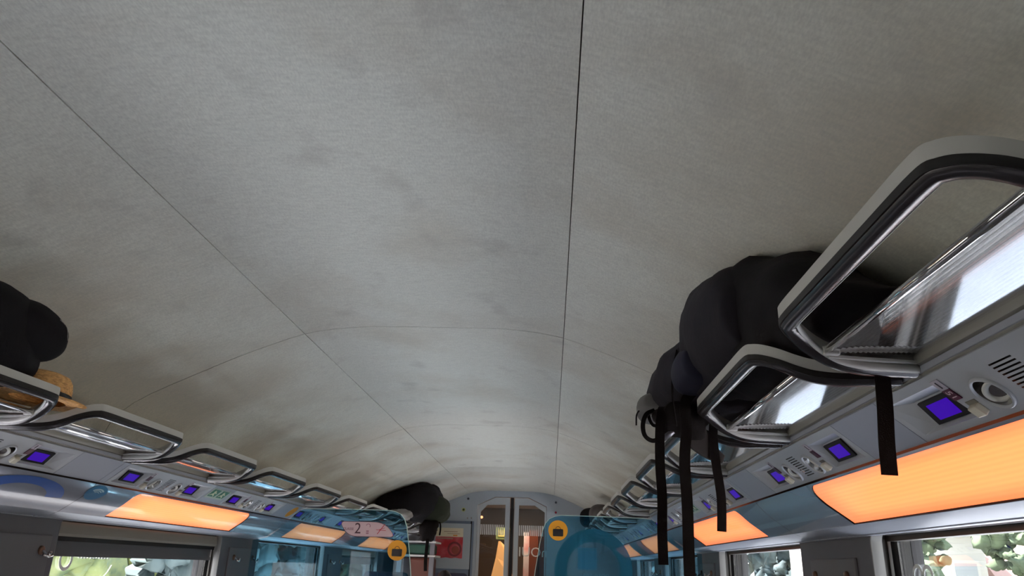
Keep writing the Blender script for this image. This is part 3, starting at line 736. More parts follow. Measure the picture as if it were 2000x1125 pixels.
LL = {(1,0): 'nearest orange glowing light panel on the right, largest one', (1,1): 'orange glowing light panel between two dangling straps, right side',
      (1,2): 'orange light panel seen through right glass partition, nearer one', (1,3): 'orange light panel seen through right glass partition, farther one',
      (-1,1): 'orange glowing light panel before the left glass partition', (-1,2): 'orange light panel seen through left glass partition, beside the pink sign',
      (-1,3): 'orange light panel seen through left glass partition, below the pink sign', (-1,0): 'orange light panel at the left picture edge'}
for s in (1, -1):
    first = None
    for i in range(-2, 4):
        y = 0.905+2*i
        lab = LL.get((s, i), 'orange light panel on the %s wall behind the camera' % SIDE[s])
        if i < 0: continue
        if first is None: first = make_light(s, y, lab)
        else: dup(first, (s*1.2, y, .18+H), lab)

# ------------------------------------------------------------------ blinds, coat hooks and pillar plates
for y0, lab in ((2.87, 'taupe roller blind pulled slightly down over the near left window'), (6.87, 'dark roller blind pulled slightly down over the left window behind the partition')):
    t = thing('roller_blind', lab, 'blind', (-1.40, y0+.655, H), 'roller blinds')
    k = MB(); pf = [(-.030,.112),(.012,.112),(.018,.070),(.012,.060),(-.030,.060)]
    k.ring_strip([[(-(h), yy, z) for h, z in [(-q[0]-.0, q[1]) for q in pf]] for yy in (-.722,.722)], True, True); smooth_angle(k.build('cassette', M_BLIND, t), 30)
    k = MB(); k.box((-.004, 0, .052), (.02, 1.44, .018)); k.build('shadow_slot', M_BLACK, t)
    k = MB(); k.box((-.012, 0, .020), (.006, 1.43, .062)); k.box((-.012, 0, -.004), (.014, 1.43, .016)); k.build('pull_bar', M_BLIND2, t)
hk = None
def make_hook(s, y, label):
    t = thing('coat_hook', label, 'coat hook', (s*1.352, y, H-.005), 'coat hooks on the pillars')
    k = MB(); k.lathe([(.016,0),(.016,.005),(.012,.009),(0,.010)], (0,0,.012), (-s,0,0), 18); k.build('mount', mat('brown bronze', (0.16,0.09,0.06), 0.3, 0.6), t, True)
    k = MB(); k.tube(catmull([(0,0,.012),(-s*.012,0,.006),(-s*.024,0,-.004),(-s*.034,0,-.002),(-s*.038,0,.010)], 4), [.006]*8+[.005]*5+[.006]*4, 8); k.build('hook', M_CHROME, t, True)
    k = MB(); k.tube([(-s*.03,-.026,-.003),(-s*.035,0,-.008),(-s*.03,.026,-.003)], .0045, 8); k.build('cross_bar', M_CHROME, t, True)
    return t
for s in (1, -1):
    first = None
    for i, pc in enumerate((2.56, 4.56, 6.56)):
        # recessed plate on each window pillar
        k = MB(); k.box((s*1.357, pc, H-.20), (.010, .40, .52))
        w1 = ['the first visible pillar', 'the pillar by the glass partition', 'the pillar beyond the glass partition'][i]
        tag(bev(k.build('pillar_panel', M_PLATE), .004), 'dark grey plate set into %s, %s wall' % (w1, SIDE[s]), 'panel', 'pillar plates')
        for q, yy in enumerate((pc-.13, pc+.15)):
            lab = '%s chrome coat hook on %s, %s wall' % (('nearer', 'farther')[q], w1, SIDE[s])
            if first is None: first = make_hook(s, yy, lab)
            else: dup(first, (s*1.352, yy, H-.005), lab)

# ------------------------------------------------------------------ glass partitions
PY = 4.68
def partition(s, label):
    t = thing('glass_partition', label, 'partition', (0, PY, H))
    top, hin = .305, .35
    O = [(1.352,-1.0),(1.352,.112),(1.262,.130),(1.205,.172),(1.150,.228),(1.075,.290),(1.062,.300)]
    O += [(1.00,top),(.80,top+.003),(.60,top+.004),(.525,top+.004),(.485,top-.003),(.452,top-.018),(.428,top-.045),(.410,top-.09),(.395,.14),(.372,.0),(.352,-.15),(.345,-.5),(.345,-1.0)]
    k = MB(); kk = len(O); th = .005
    k.add([(s*h, -th, z) for h, z in O] + [(s*h, th, z) for h, z in O], [tuple(range(kk)), tuple(range(2*kk-1, kk-1, -1))]); k.build('glass_pane', M_TINT, t)
    k = MB(); E_ = O[6:]; w_ = .0035
    k.ring_strip([[(s*h, -th, z) for h, z in E_], [(s*h, th, z) for h, z in E_]], closed=False)
    def inset(i):
        p0 = Vector(E_[max(i-1,0)]); p1 = Vector(E_[min(i+1,len(E_)-1)]); tt = (p1-p0).normalized(); return (E_[i][0]-tt.y*w_*-1*(-1), E_[i][1]+tt.x*w_)
    k.ring_strip([[(s*h, -th-.0003, z) for h, z in E_], [(s*(h+.0), -th-.0003, z) for h, z in [inset(i) for i in range(len(E_))]]], closed=False)
    k.build('glass_edge', M_EDGE, t)
    k = MB(); k.box((s*.85, 0, -1.15), (1.0, .04, .30)); k.build('foot_rail', M_TRIM, t)
    return t
pl = partition(-1, 'blue tinted glass partition on the left with a pink sign')
prt = partition(1, 'teal tinted glass partition on the right with a large round ring sticker')
M_YEL = mat('amber sticker', (0.70, 0.30, 0.012), 0.45); M_INK = mat('black ink', (0.012, 0.011, 0.014), 0.5)
def case_sticker(x, z, y, label):
    t = thing('luggage_sticker', label, 'sticker', (x, y, H+z), 'round amber suitcase stickers')
    k = MB(); k.lathe([(0,-.0008),(.057,-.0008),(.058,0)], (0,0,0), (0,1,0), 40); k.build('disc', M_YEL, t)
    k = MB(); n = 6; lp = []
    for cx_, cz_, a0 in ((.025,.002,0),(-.025,.002,90),(-.025,-.028,180),(.025,-.028,270)):
        for q in range(5):
            a_ = math.radians(a0+22.5*q); lp.append((cx_+.006*math.cos(a_), -.0014, cz_+.006*math.sin(a_)))
    k.add(lp, [tuple(range(len(lp)))]); k.build('suitcase', M_INK, t)
    k = MB(); k.tube([(.014*math.cos(a_), -.0014, .008+.014*math.sin(a_)) for a_ in [math.pi*q/10 for q in range(11)]], .0016, 6); k.build('suitcase_handle', M_INK, t)
    return t
case_sticker(-.459, .078, PY-.0065, 'round amber sticker with black suitcase on left glass partition')
case_sticker(.505, .220, PY-.0065, 'round amber sticker with black suitcase on right glass partition')
# sticker on the service strip seen edge-on at the left partition
k = MB(); f = svc(-1, 0); d, n = svcR(-1); k.lathe([(0,.0010),(.045,.0010),(.046,0)], Vector((-SV0[0], 4.585, SV0[1]+H))+f(0,.058), n, 32)
tag(k.build('round_sticker', M_YEL), 'amber round sticker on left service strip beside the glass partition', 'sticker')
# pink sign
t = thing('class_sign', 'pink rounded sign reading CLASSE 2 on left glass partition', 'sign', (-.655, PY-.008, H+.194))
def sup(pts, r, n=6):
    out = []
    P_ = [Vector(p) for p in pts]; N = len(P_)
    for i in range(N):
        a, b, c_ = P_[i-1], P_[i], P_[(i+1) % N]; u = (a-b).normalized(); v = (c_-b).normalized(); rr = r[i]
        for q in range(n+1):
            t_ = q/n; out.append(b+u*rr*(1-t_)**2+v*rr*t_**2)
    return out
shp = sup([(-.172,.042),(.118,.044),(.176,-.043),(-.115,-.046)], [.035,.075,.030,.060])
def plate(shp, y, m_, name, parent, sc=1.0, th=.0012):
    k = MB(); N = len(shp); k.add([(p.x*sc, y, p.y*sc) for p in shp]+[(p.x*sc, y+th, p.y*sc) for p in shp], [tuple(range(N)), tuple(range(2*N-1,N-1,-1))]+[(i,(i+1)%N,N+(i+1)%N,N+i) for i in range(N)]); return k.build(name, m_, parent)
plate(shp, .0006, mat('maroon border', (0.10,0.02,0.04), 0.5), 'border', t, 1.0)
plate([Vector((p.x*.982, p.y*.94)) for p in shp], -.0002, mat('pink sign face', (0.56,0.40,0.42), 0.5), 'face', t)
Rf = Matrix.Rotation(math.pi/2, 3, 'X')
M_MAR = mat('maroon ink', (0.10,0.015,0.03), 0.5)
text_obj('class_text', 'CLASSE', .020, M_MAR, t, (-.112, -.001, -.002), Rf)
text_obj('class_number', '2', .088, mat('dark maroon ink', (0.05,0.01,0.02), 0.5), t, (-.055, -.001, .0), Rf, sx=.95)
k = MB(); k.tube([(.012*math.cos(a_)+.008, -.001, .018+.012*math.sin(a_)) for a_ in [math.pi*q/8-.6 for q in range(10)]], .0022, 6)
for a_, b_ in ((.006,-.012),(.006,-.024)): k.box((a_, -.001, b_), (.016,.0012,.008))
k.build('phone_icon', mat('faded maroon ink', (0.30,0.14,0.17), 0.5), t)
k = MB(); k.box((.088,-.0012,.002), (.072,.0012,.004), Matrix.Rotation(math.radians(-54),3,'Y') @ Matrix.Identity(3)); k.box((.088,-.001,-.004), (.060,.0012,.003), Matrix.Rotation(.06,3,'Y')); k.box((.094,-.001,.004), (.035,.0012,.0025), Matrix.Rotation(-.3,3,'Y'))
k.build('crossed_icon', mat('red ink', (0.42,0.03,0.04), 0.5), t)
# ring sticker
t = thing('ring_sticker', 'large flat teal ring sticker on right glass partition', 'sticker', (.715, PY+.0065, H+.005))
k = MB(); k.lathe([(.155,0),(.155,.001),(.230,.001),(.230,0)], (0,0,0), (0,1,0), 64); k.build('ring', mat('teal film', (0.22,0.34,0.34), 0.6), t)
k = MB(); k.box((-.035, .0012, .06), (.115,.0008,.125)); k.build('grey_square', mat('pale blue grey film', (0.40,0.46,0.50), 0.6), t)
Rm = Matrix.Rotation(math.pi/2, 3, 'X') @ Matrix.Diagonal((-1,1,1))
text_obj('words', 'pose ses', .045, mat('pale teal film', (0.45,0.52,0.54), 0.6), t, (.015, .0008, -.028), Rm)

# ------------------------------------------------------------------ stickers on the left cove and window marks
def cove_disc(s, yc, vc, ry, rv, m_, name, parent, base, inner=0.0, a0=0, a1=360, lift=.0012):
    k = MB(); n_ = 36; R1 = []; R0 = []
    for q in range(n_+1):
        a_ = math.radians(a0+(a1-a0)*q/n_)
        for lst, f_ in ((R1, 1.0), (R0, inner)):
            v = min(max(vc+rv*f_*math.sin(a_), 0), 1); h, z = cove_pt(v); lst.append((s*(h-lift)-base[0], yc+ry*f_*math.cos(a_)-base[1], z-lift*1.2+H-base[2]))
    k.ring_strip([R0, R1], closed=False); o = k.build(name, m_, parent); return o
M_BLUE = mat('blue sticker', (0.004,0.085,0.34), 0.3, coat=0.6); M_BLUE2 = mat('blue sticker', (0.004,0.085,0.34), 0.3)
b0 = (-1.2, 2.65, H+.18)
t = thing('wifi_sticker', 'small blue round sticker with white wireless waves on left cove', 'sticker', b0)
cove_disc(-1, 2.665, .26, .058, .24, mat('mid blue sticker', (0.010,0.13,0.30), 0.3), 'disc', t, b0)
for q, r_ in enumerate((.3,.52,.74)):
    cove_disc(-1, 2.665, .30, .058*r_, .24*r_, mat('pale wave print', (0.45,0.58,0.65), 0.4), 'wave', t, b0, inner=.78, a0=215, a1=325, lift=.0020)
b0 = (-1.2, 2.38, H+.18)
t = thing('arc_sticker', 'large blue arc sticker on left glossy cove, left of the small one', 'sticker', b0)
cove_disc(-1, 2.315, .66, .215, .56, mat('deep blue sticker', (0.002,0.060,0.30), 0.5), 'arc', t, b0, inner=.62, a0=185, a1=350)
# marks on window glass
def glass_ring(s, y, z, r0, r1, label, name='window_sticker', extra=None):
    t = thing(name, label, 'sticker', (s*1.4355, y, H+z))
    k = MB(); k.lathe([(r0,0),(r0,.0006),(r1,.0006),(r1,0)], (0,0,0), (-s,0,0), 36); k.build('ring', mat('white vinyl', (0.85,0.87,0.85), 0.5), t)
    if extra: extra(t)
    return t
def marks(t):
    k = MB()
    for i in range(11):
        k.box((.0008, .085+.021*i, .012), (.0008,.013,.017 if i % 3 else .012))
    k.build('lettering', mat('white vinyl', (0.85,0.87,0.85), 0.5), t)
    k = MB(); k.tube(catmull([(.0008,-.02,-.085),(.0008,.12,-.082),(.0008,.25,-.078),(.0008,.30,-.055),(.0008,.33,-.02)],4), .0012, 5); k.build('thin_line', mat('white vinyl', (0.85,0.87,0.85), 0.5), t)
glass_ring(-1, 3.0, -.022, .030, .043, 'white ring and lettering stuck on near left window', extra=marks)
def eight(t):
    k = MB(); k.lathe([(.020,0),(.020,.0006),(.030,.0006),(.030,0)], (0,.055,.002), (-1,0,0), 30); k.build('second_ring', mat('white vinyl', (0.85,0.87,0.85), 0.5), t)
glass_ring(1, 2.10, .012, .020, .030, 'pale double ring mark on near right window', extra=eight)

# ------------------------------------------------------------------ bags
def rack_z(h):
    if h < .811: return -9
    T = [(.811,.405),(.845,.405),(.866,.390),(.89,.376),(.918,.364),(.95,.356),(1.3,.354)]
    for (a, za), (b, zb) in zip(T, T[1:]):
        if a <= h <= b: return za+(zb-za)*(h-a)/(b-a)
    return .354
def blob(sections, m_, name, parent, k=40, p=2.6, amp=.010, seed=0, clampz=True, fold=7.0, origin=(0,0,0)):
    """sections: (y, h0, h1, z0, z1)"""
    secs = []
    for i in range(len(sections)-1):
        a, b = sections[i], sections[i+1]; n_ = max(2, int(abs(b[0]-a[0])/.018))
        for q in range(n_):
            f_ = q/n_; secs.append([a[j]+(b[j]-a[j])*f_ for j in range(5)])
    secs.append(list(sections[-1]))
    # smooth
    for _ in range(3):
        secs = [secs[0]] + [[secs[i][0]]+[(secs[i-1][j]+2*secs[i][j]+secs[i+1][j])/4 for j in range(1,5)] for i in range(1, len(secs)-1)] + [secs[-1]]
    rings = []
    for y, h0, h1, z0, z1 in secs:
        ch, cz, rh, rz = (h0+h1)/2, (z0+z1)/2, (h1-h0)/2, (z1-z0)/2; ring = []
        for q in range(k):
            a_ = 2*math.pi*q/k; c_, s_ = math.cos(a_), math.sin(a_)
            x = ch+rh*math.copysign(abs(c_)**(2/p), c_); z = cz+rz*math.copysign(abs(s_)**(2/p), s_)
            nv = noise.noise(Vector((x*fold+seed, y*fold, z*fold)))*amp + noise.noise(Vector((x*25, y*25+seed, z*25)))*amp*.25
            x += c_*nv; z += s_*nv
            if clampz: z = max(min(z, ceil_z(x)-.012), rack_z(abs(x)))
            ring.append((x-origin[0], y-origin[1], z+H-origin[2]))
        rings.append(ring)
    mb = MB(); mb.ring_strip(rings, True, True); o = mb.build(name, m_, parent, True); return o
# big backpack on the right racks
org = (.92, 1.7, H+.36)
bp = thing('backpack', 'big black hiking backpack with dangling straps on the right racks', 'backpack', org)
blob([(1.10,.96,1.02,.375,.42),(1.13,.90,1.07,.365,.445),(1.22,.865,1.09,.36,.485),(1.35,.845,1.09,.36,.58),(1.50,.825,1.09,.36,.665),(1.62,.815,1.08,.362,.665),(1.70,.80,1.07,.385,.64),(1.80,.785,1.06,.40,.62),(1.86,.79,1.05,.41,.59),(1.90,.82,1.02,.43,.56)], M_CLOTH, 'main_body', bp, origin=org, seed=3, amp=.020, fold=10)
blob([(1.83,.82,1.0,.42,.55),(1.87,.775,1.03,.40,.595),(1.95,.755,1.05,.395,.60),(2.05,.738,1.04,.395,.59),(2.13,.725,1.03,.40,.565),(2.20,.730,1.01,.405,.53),(2.25,.76,.98,.42,.50),(2.27,.80,.94,.44,.48)], M_CLOTH2, 'top_lid', bp, origin=org, seed=9, amp=.020, fold=10)
blob([(1.44,.80,.92,.44,.55),(1.50,.786,.96,.405,.635),(1.62,.772,.96,.405,.668),(1.72,.765,.96,.405,.668),(1.80,.768,.94,.405,.635),(1.85,.79,.90,.43,.58)], M_CLOTH2, 'side_pocket', bp, origin=org, seed=5, amp=.016)
blob([(1.68,.768,.86,.43,.50),(1.72,.755,.90,.415,.515),(1.78,.752,.90,.41,.52),(1.84,.758,.88,.41,.50),(1.87,.78,.86,.43,.48)], M_CLOTHN, 'navy_pocket', bp, origin=org, seed=12, amp=.006)
blob([(2.06,.722,.80,.425,.47),(2.10,.708,.82,.410,.485),(2.16,.704,.82,.405,.480),(2.21,.712,.80,.408,.465),(2.24,.74,.78,.42,.45)], M_CLOTHG, 'grey_end_flap', bp, origin=org, seed=21, amp=.006)
def strap(pts, wd, name, lab_m=M_WEB, wdir=(1,0,0), th=.0025):
    k = MB(); k.ribbon([(x-org[0], y-org[1], z+H-org[2]) for x, y, z in catmull(pts, 6)], wd, th, wdir); return k.build(name, lab_m, bp)
strap([(.79,2.02,.41),(.752,1.93,.405),(.738,1.885,.38),(.728,1.86,.33),(.725,1.86,.25),(.727,1.86,.17),(.724,1.86,.09),(.724,1.86,.018)], .0235, 'hanging_strap')
strap([(.83,1.84,.44),(.800,1.83,.415),(.786,1.82,.385),(.786,1.82,.33),(.778,1.82,.25),(.779,1.82,.15),(.777,1.82,.05),(.776,1.82,-.06)], .026, 'hanging_strap')
strap([(.89,1.80,.42),(.888,1.93,.41),(.880,1.935,.38),(.874,1.935,.33),(.877,1.935,.26),(.884,1.935,.18),(.880,1.935,.100)], .0225, 'hanging_strap')
strap([(1.03,1.16,.45),(1.024,1.215,.43),(1.016,1.232,.39),(1.011,1.236,.335),(1.008,1.238,.27),(1.003,1.240,.21),(1.001,1.242,.158)], .026, 'hanging_strap')
strap([(.775,1.83,.53),(.762,1.835,.47),(.760,1.84,.41),(.766,1.84,.34)], .018, 'side_compression_strap', wdir=(.3,1,0))
# webbing loop and clump of ends near the far corner
strap([(.735,2.02,.412),(.712,1.99,.395),(.700,1.97,.365),(.703,1.96,.335),(.722,1.96,.322),(.745,1.955,.328)], .013, 'webbing_loop', wdir=(.2,1,.1), th=.011)
strap([(.722,2.02,.408),(.722,2.0,.385),(.730,1.99,.368),(.746,1.985,.366)], .012, 'webbing_loop', wdir=(.2,1,.1), th=.008)
strap([(.704,2.08,.425),(.697,2.085,.412),(.696,2.09,.385)], .004, 'zip_cord', wdir=(.2,1,0), th=.004)
blob([(1.88,.76,.80,.36,.40),(1.90,.735,.86,.335,.41),(1.94,.73,.87,.328,.415),(1.98,.735,.86,.34,.415),(2.01,.76,.83,.37,.405)], M_WEB, 'webbing_bundle', bp, origin=org, seed=31, amp=.028, fold=22, clampz=False)
k = MB()
sp_ = catmull([(.80,1.93,.40),(.815,1.935,.36),(.832,1.94,.33),(.856,1.945,.305),(.882,1.95,.285),(.900,1.95,.276)], 6)
k.ribbon([(x-org[0], y-org[1], z+H-org[2]) for x, y, z in sp_], [.066-.05*max(0,(i/len(sp_))-.35)/.65 for i in range(len(sp_))], .014, (1,0,.9)); o = bev(k.build('shoulder_pad', mat('dark brown padding', (0.012,0.009,0.008), 0.8), bp), .005)
k = MB(); k.tube([(.742-org[0],1.90-org[1],.318+H-org[2]), (.80-org[0],1.93-org[1],.365+H-org[2])], .0075, 8); k.build('pole_tip', mat('grey tube', (0.12,0.12,0.14), 0.35, .5), bp, True)
# black bag on the left rack
orgL = (-.95, 1.5, H+.36)
bl = thing('holdall', 'black bag on left rack, cut off by left picture edge', 'bag', orgL)
def mir(secs): return [(y, -h1, -h0, z0, z1) for y, h0, h1, z0, z1 in secs]
blob(mir([(1.18,.90,1.02,.40,.49),(1.24,.84,1.08,.362,.55),(1.40,.80,1.10,.358,.60),(1.55,.79,1.10,.36,.615),(1.64,.79,1.09,.365,.61),(1.70,.80,1.06,.37,.585),(1.75,.82,1.02,.38,.53),(1.775,.87,.98,.40,.48)]), M_CLOTH, 'main_body', bl, origin=orgL, seed=40)
blob(mir([(1.58,.80,.95,.46,.56),(1.64,.768,.99,.445,.592),(1.71,.765,1.0,.440,.585),(1.765,.775,.98,.445,.565),(1.79,.81,.94,.47,.54)]), M_CLOTH, 'end_pocket', bl, origin=orgL, seed=44, amp=.006)
k = MB(); k.tube(catmull([(-.772-orgL[0],1.70-orgL[1],.545+H-orgL[2]),(-.763-orgL[0],1.72-orgL[1],.53+H-orgL[2]),(-.760-orgL[0],1.73-orgL[1],.50+H-orgL[2])],4), .0018, 6); k.build('zip_pull', M_CHROME, bl)
# straw hat
oh = (-.955, 1.945, H+.388)
ht = thing('straw_hat', 'tan straw hat with black band lying on left rack', 'hat', oh); ht.rotation_euler = (math.radians(-3), math.radians(4), 0)
M_STRAW = mat('woven straw', (0.72,0.40,0.15), 0.7, noise_amt=.9, noise_scale=90, noise_col=(0.36,0.18,0.06), bump=.8, bump_scale=220, stretch=(1,1,3))
k = MB(); k.lathe([(.070,.003),(.095,.001),(.116,.0),(.123,.003),(.124,.006),(.116,.004),(.095,.005),(.073,.007)], (0,0,0), (0,0,1), 56); k.build('brim', M_STRAW, ht, True)
k = MB(); k.lathe([(.078,.004),(.078,.02),(.077,.04),(.072,.060),(.062,.074),(.045,.080),(.02,.078),(0,.076)], (0,0,0), (0,0,1), 48); k.build('crown', M_STRAW, ht, True)
k = MB(); k.lathe([(.0795,.006),(.080,.008),(.0795,.026),(.078,.027)], (0,0,0), (0,0,1), 48); k.build('hat_band', M_BLACK, ht, True)
# far backpack on the left, with straps
orgF = (-.80, 7.2, H+.36)
bf = thing('backpack', 'dark green-black backpack on the far left rack by the end wall', 'backpack', orgF)
blob(mir([(6.72,.86,1.0,.42,.50),(6.78,.72,1.10,.38,.60),(6.95,.62,1.12,.365,.70),(7.15,.56,1.12,.362,.74),(7.35,.54,1.10,.362,.74),(7.50,.58,1.05,.37,.68),(7.58,.68,.95,.42,.58)]), M_CLOTH, 'main_body', bf, origin=orgF, seed=50, amp=.03)
blob(mir([(7.02,.56,.80,.40,.50),(7.08,.505,.82,.375,.60),(7.20,.485,.82,.37,.63),(7.32,.50,.80,.375,.58),(7.40,.56,.76,.42,.52)]), M_OLIVE, 'front_pocket', bf, origin=orgF, seed=55, amp=.03)
blob(mir([(7.0,.60,.70,.30,.36),(7.04,.57,.74,.22,.40),(7.10,.575,.73,.20,.41),(7.16,.60,.71,.28,.40)]), M_WEB, 'webbing_bundle', bf, origin=orgF, seed=58, amp=.03, fold=18, clampz=False)
for pts, wd in (([(-.66,7.05,.36),(-.655,7.05,.2),(-.66,7.05,.05),(-.655,7.05,-.05)], .030), ([(-.57,7.1,.38),(-.555,7.1,.36),(-.55,7.1,.31),(-.555,7.1,.26)], .014)):
    k = MB(); k.ribbon([(x-orgF[0], y-orgF[1], z+H-orgF[2]) for x, y, z in catmull(pts,5)], wd, .004); k.build('hanging_strap', M_WEB, bf)
# folded jacket next to it
orgJ = (-.85, 6.65, H+.35)
jk = blob(mir([(6.42,.80,1.0,.375,.41),(6.48,.74,1.03,.365,.43),(6.58,.72,1.04,.365,.44),(6.66,.74,1.03,.365,.43),(6.70,.80,.98,.375,.41)]), mat('crumpled grey cloth', (0.20,0.19,0.185), .8, bump=.6, bump_scale=40), 'folded_jacket', None, origin=(0,0,0), seed=61, amp=.03, fold=18)
tag(jk, 'crumpled grey jacket on the left rack in front of the far backpack', 'jacket')
# round case on the far right rack
orgR = (.90, 7.0, H+.36)
cb_ = thing('round_case', 'dark brown rounded case on the far right rack by the end wall', 'bag', orgR)
blob([(6.74,.86,.92,.42,.48),(6.77,.82,.97,.375,.53),(6.85,.805,1.0,.365,.555),(6.98,.80,1.0,.365,.56),(7.05,.82,.98,.38,.54)], mat('brown nylon', (0.06,0.05,0.048), .6), 'shell', cb_, origin=orgR, seed=70, amp=.006)
blob([(7.06,.76,.90,.38,.44),(7.10,.74,.95,.365,.52),(7.22,.73,.98,.365,.56),(7.32,.76,.95,.38,.52)], M_CLOTH, 'side_bag', cb_, origin=orgR, seed=71, amp=.01)

# ------------------------------------------------------------------ luggage stand beyond the left partition
t = thing('luggage_stand', 'slim dark luggage stand with pale-edged shelves beyond left partition', 'shelf', (-.92, 8.5, 0))
k = MB(); k.box((.10,-.02,.85), (.05,.05,1.66)); k.build('post', mat('grey metal post', (0.22,0.23,0.26), .3, .6), t)
k = MB(); k.box((-.25,-.02,.85), (.05,.05,1.66)); k.build('post', mat('grey metal post', (0.22,0.23,0.26), .3, .6), t)
for z in (.50, .95, H+.093, H+.236):
    k = MB(); k.box((-.06,.15,z), (.40,.42,.018)); sh = k.build('shelf', M_PALE, t)
k = MB(); k.box((-.98, 8.62, H+.161), (.34,.30,.10)); tag(bev(k.build('suitcase', mat('dark green case', (0.015,0.07,0.045), .5)), .02, 3), 'dark green case on the upper shelf of the luggage stand', 'suitcase')
k = MB(); k.box((-.98, 8.62, H-.122), (.34,.30,.40)); o = bev(k.build('suitcase', mat('dark red brown case', (0.11,0.03,0.02), .5)), .03, 3); tag(o, 'red-brown suitcase under the green case on the luggage stand', 'suitcase')
o.location = (0,0,0.0)

# ------------------------------------------------------------------ seats near the far end and the seated passenger
M_SEAT = mat('navy seat cloth', (0.022,0.026,0.055), .85, bump=.3, bump_scale=250)
def make_seat(loc, label, back=0.0):
    t = thing('train_seat', label, 'seat', loc, 'navy seats near the far end')
    def rb(name, c, dd, m_, b_=.03, par=None):
        k = MB(); k.box(c, dd); return bev(k.build(name, m_, par or t), b_, 4)
    rb('seat_cushion', (0,-.02,.42), (.44,.46,.12), M_SEAT, .04)
    rb('backrest', (0,.24,.80), (.44,.10,.72), M_SEAT, .045)
    rb('headrest', (0,.215,1.16), (.34,.09,.17), M_SEAT, .04)
    for sx_ in (-.235,.235): rb('armrest', (sx_,-.02,.62), (.04,.36,.04), M_BLACK, .012)
    rb('pedestal', (0,0,.18), (.10,.30,.36), M_RAIL, .02)
    return t
make_seat((-.55, 7.86, -.01), 'navy seat carrying the seated passenger below the poster')
make_seat((-.75, 5.6, 0), 'navy seat showing just behind the left glass partition')
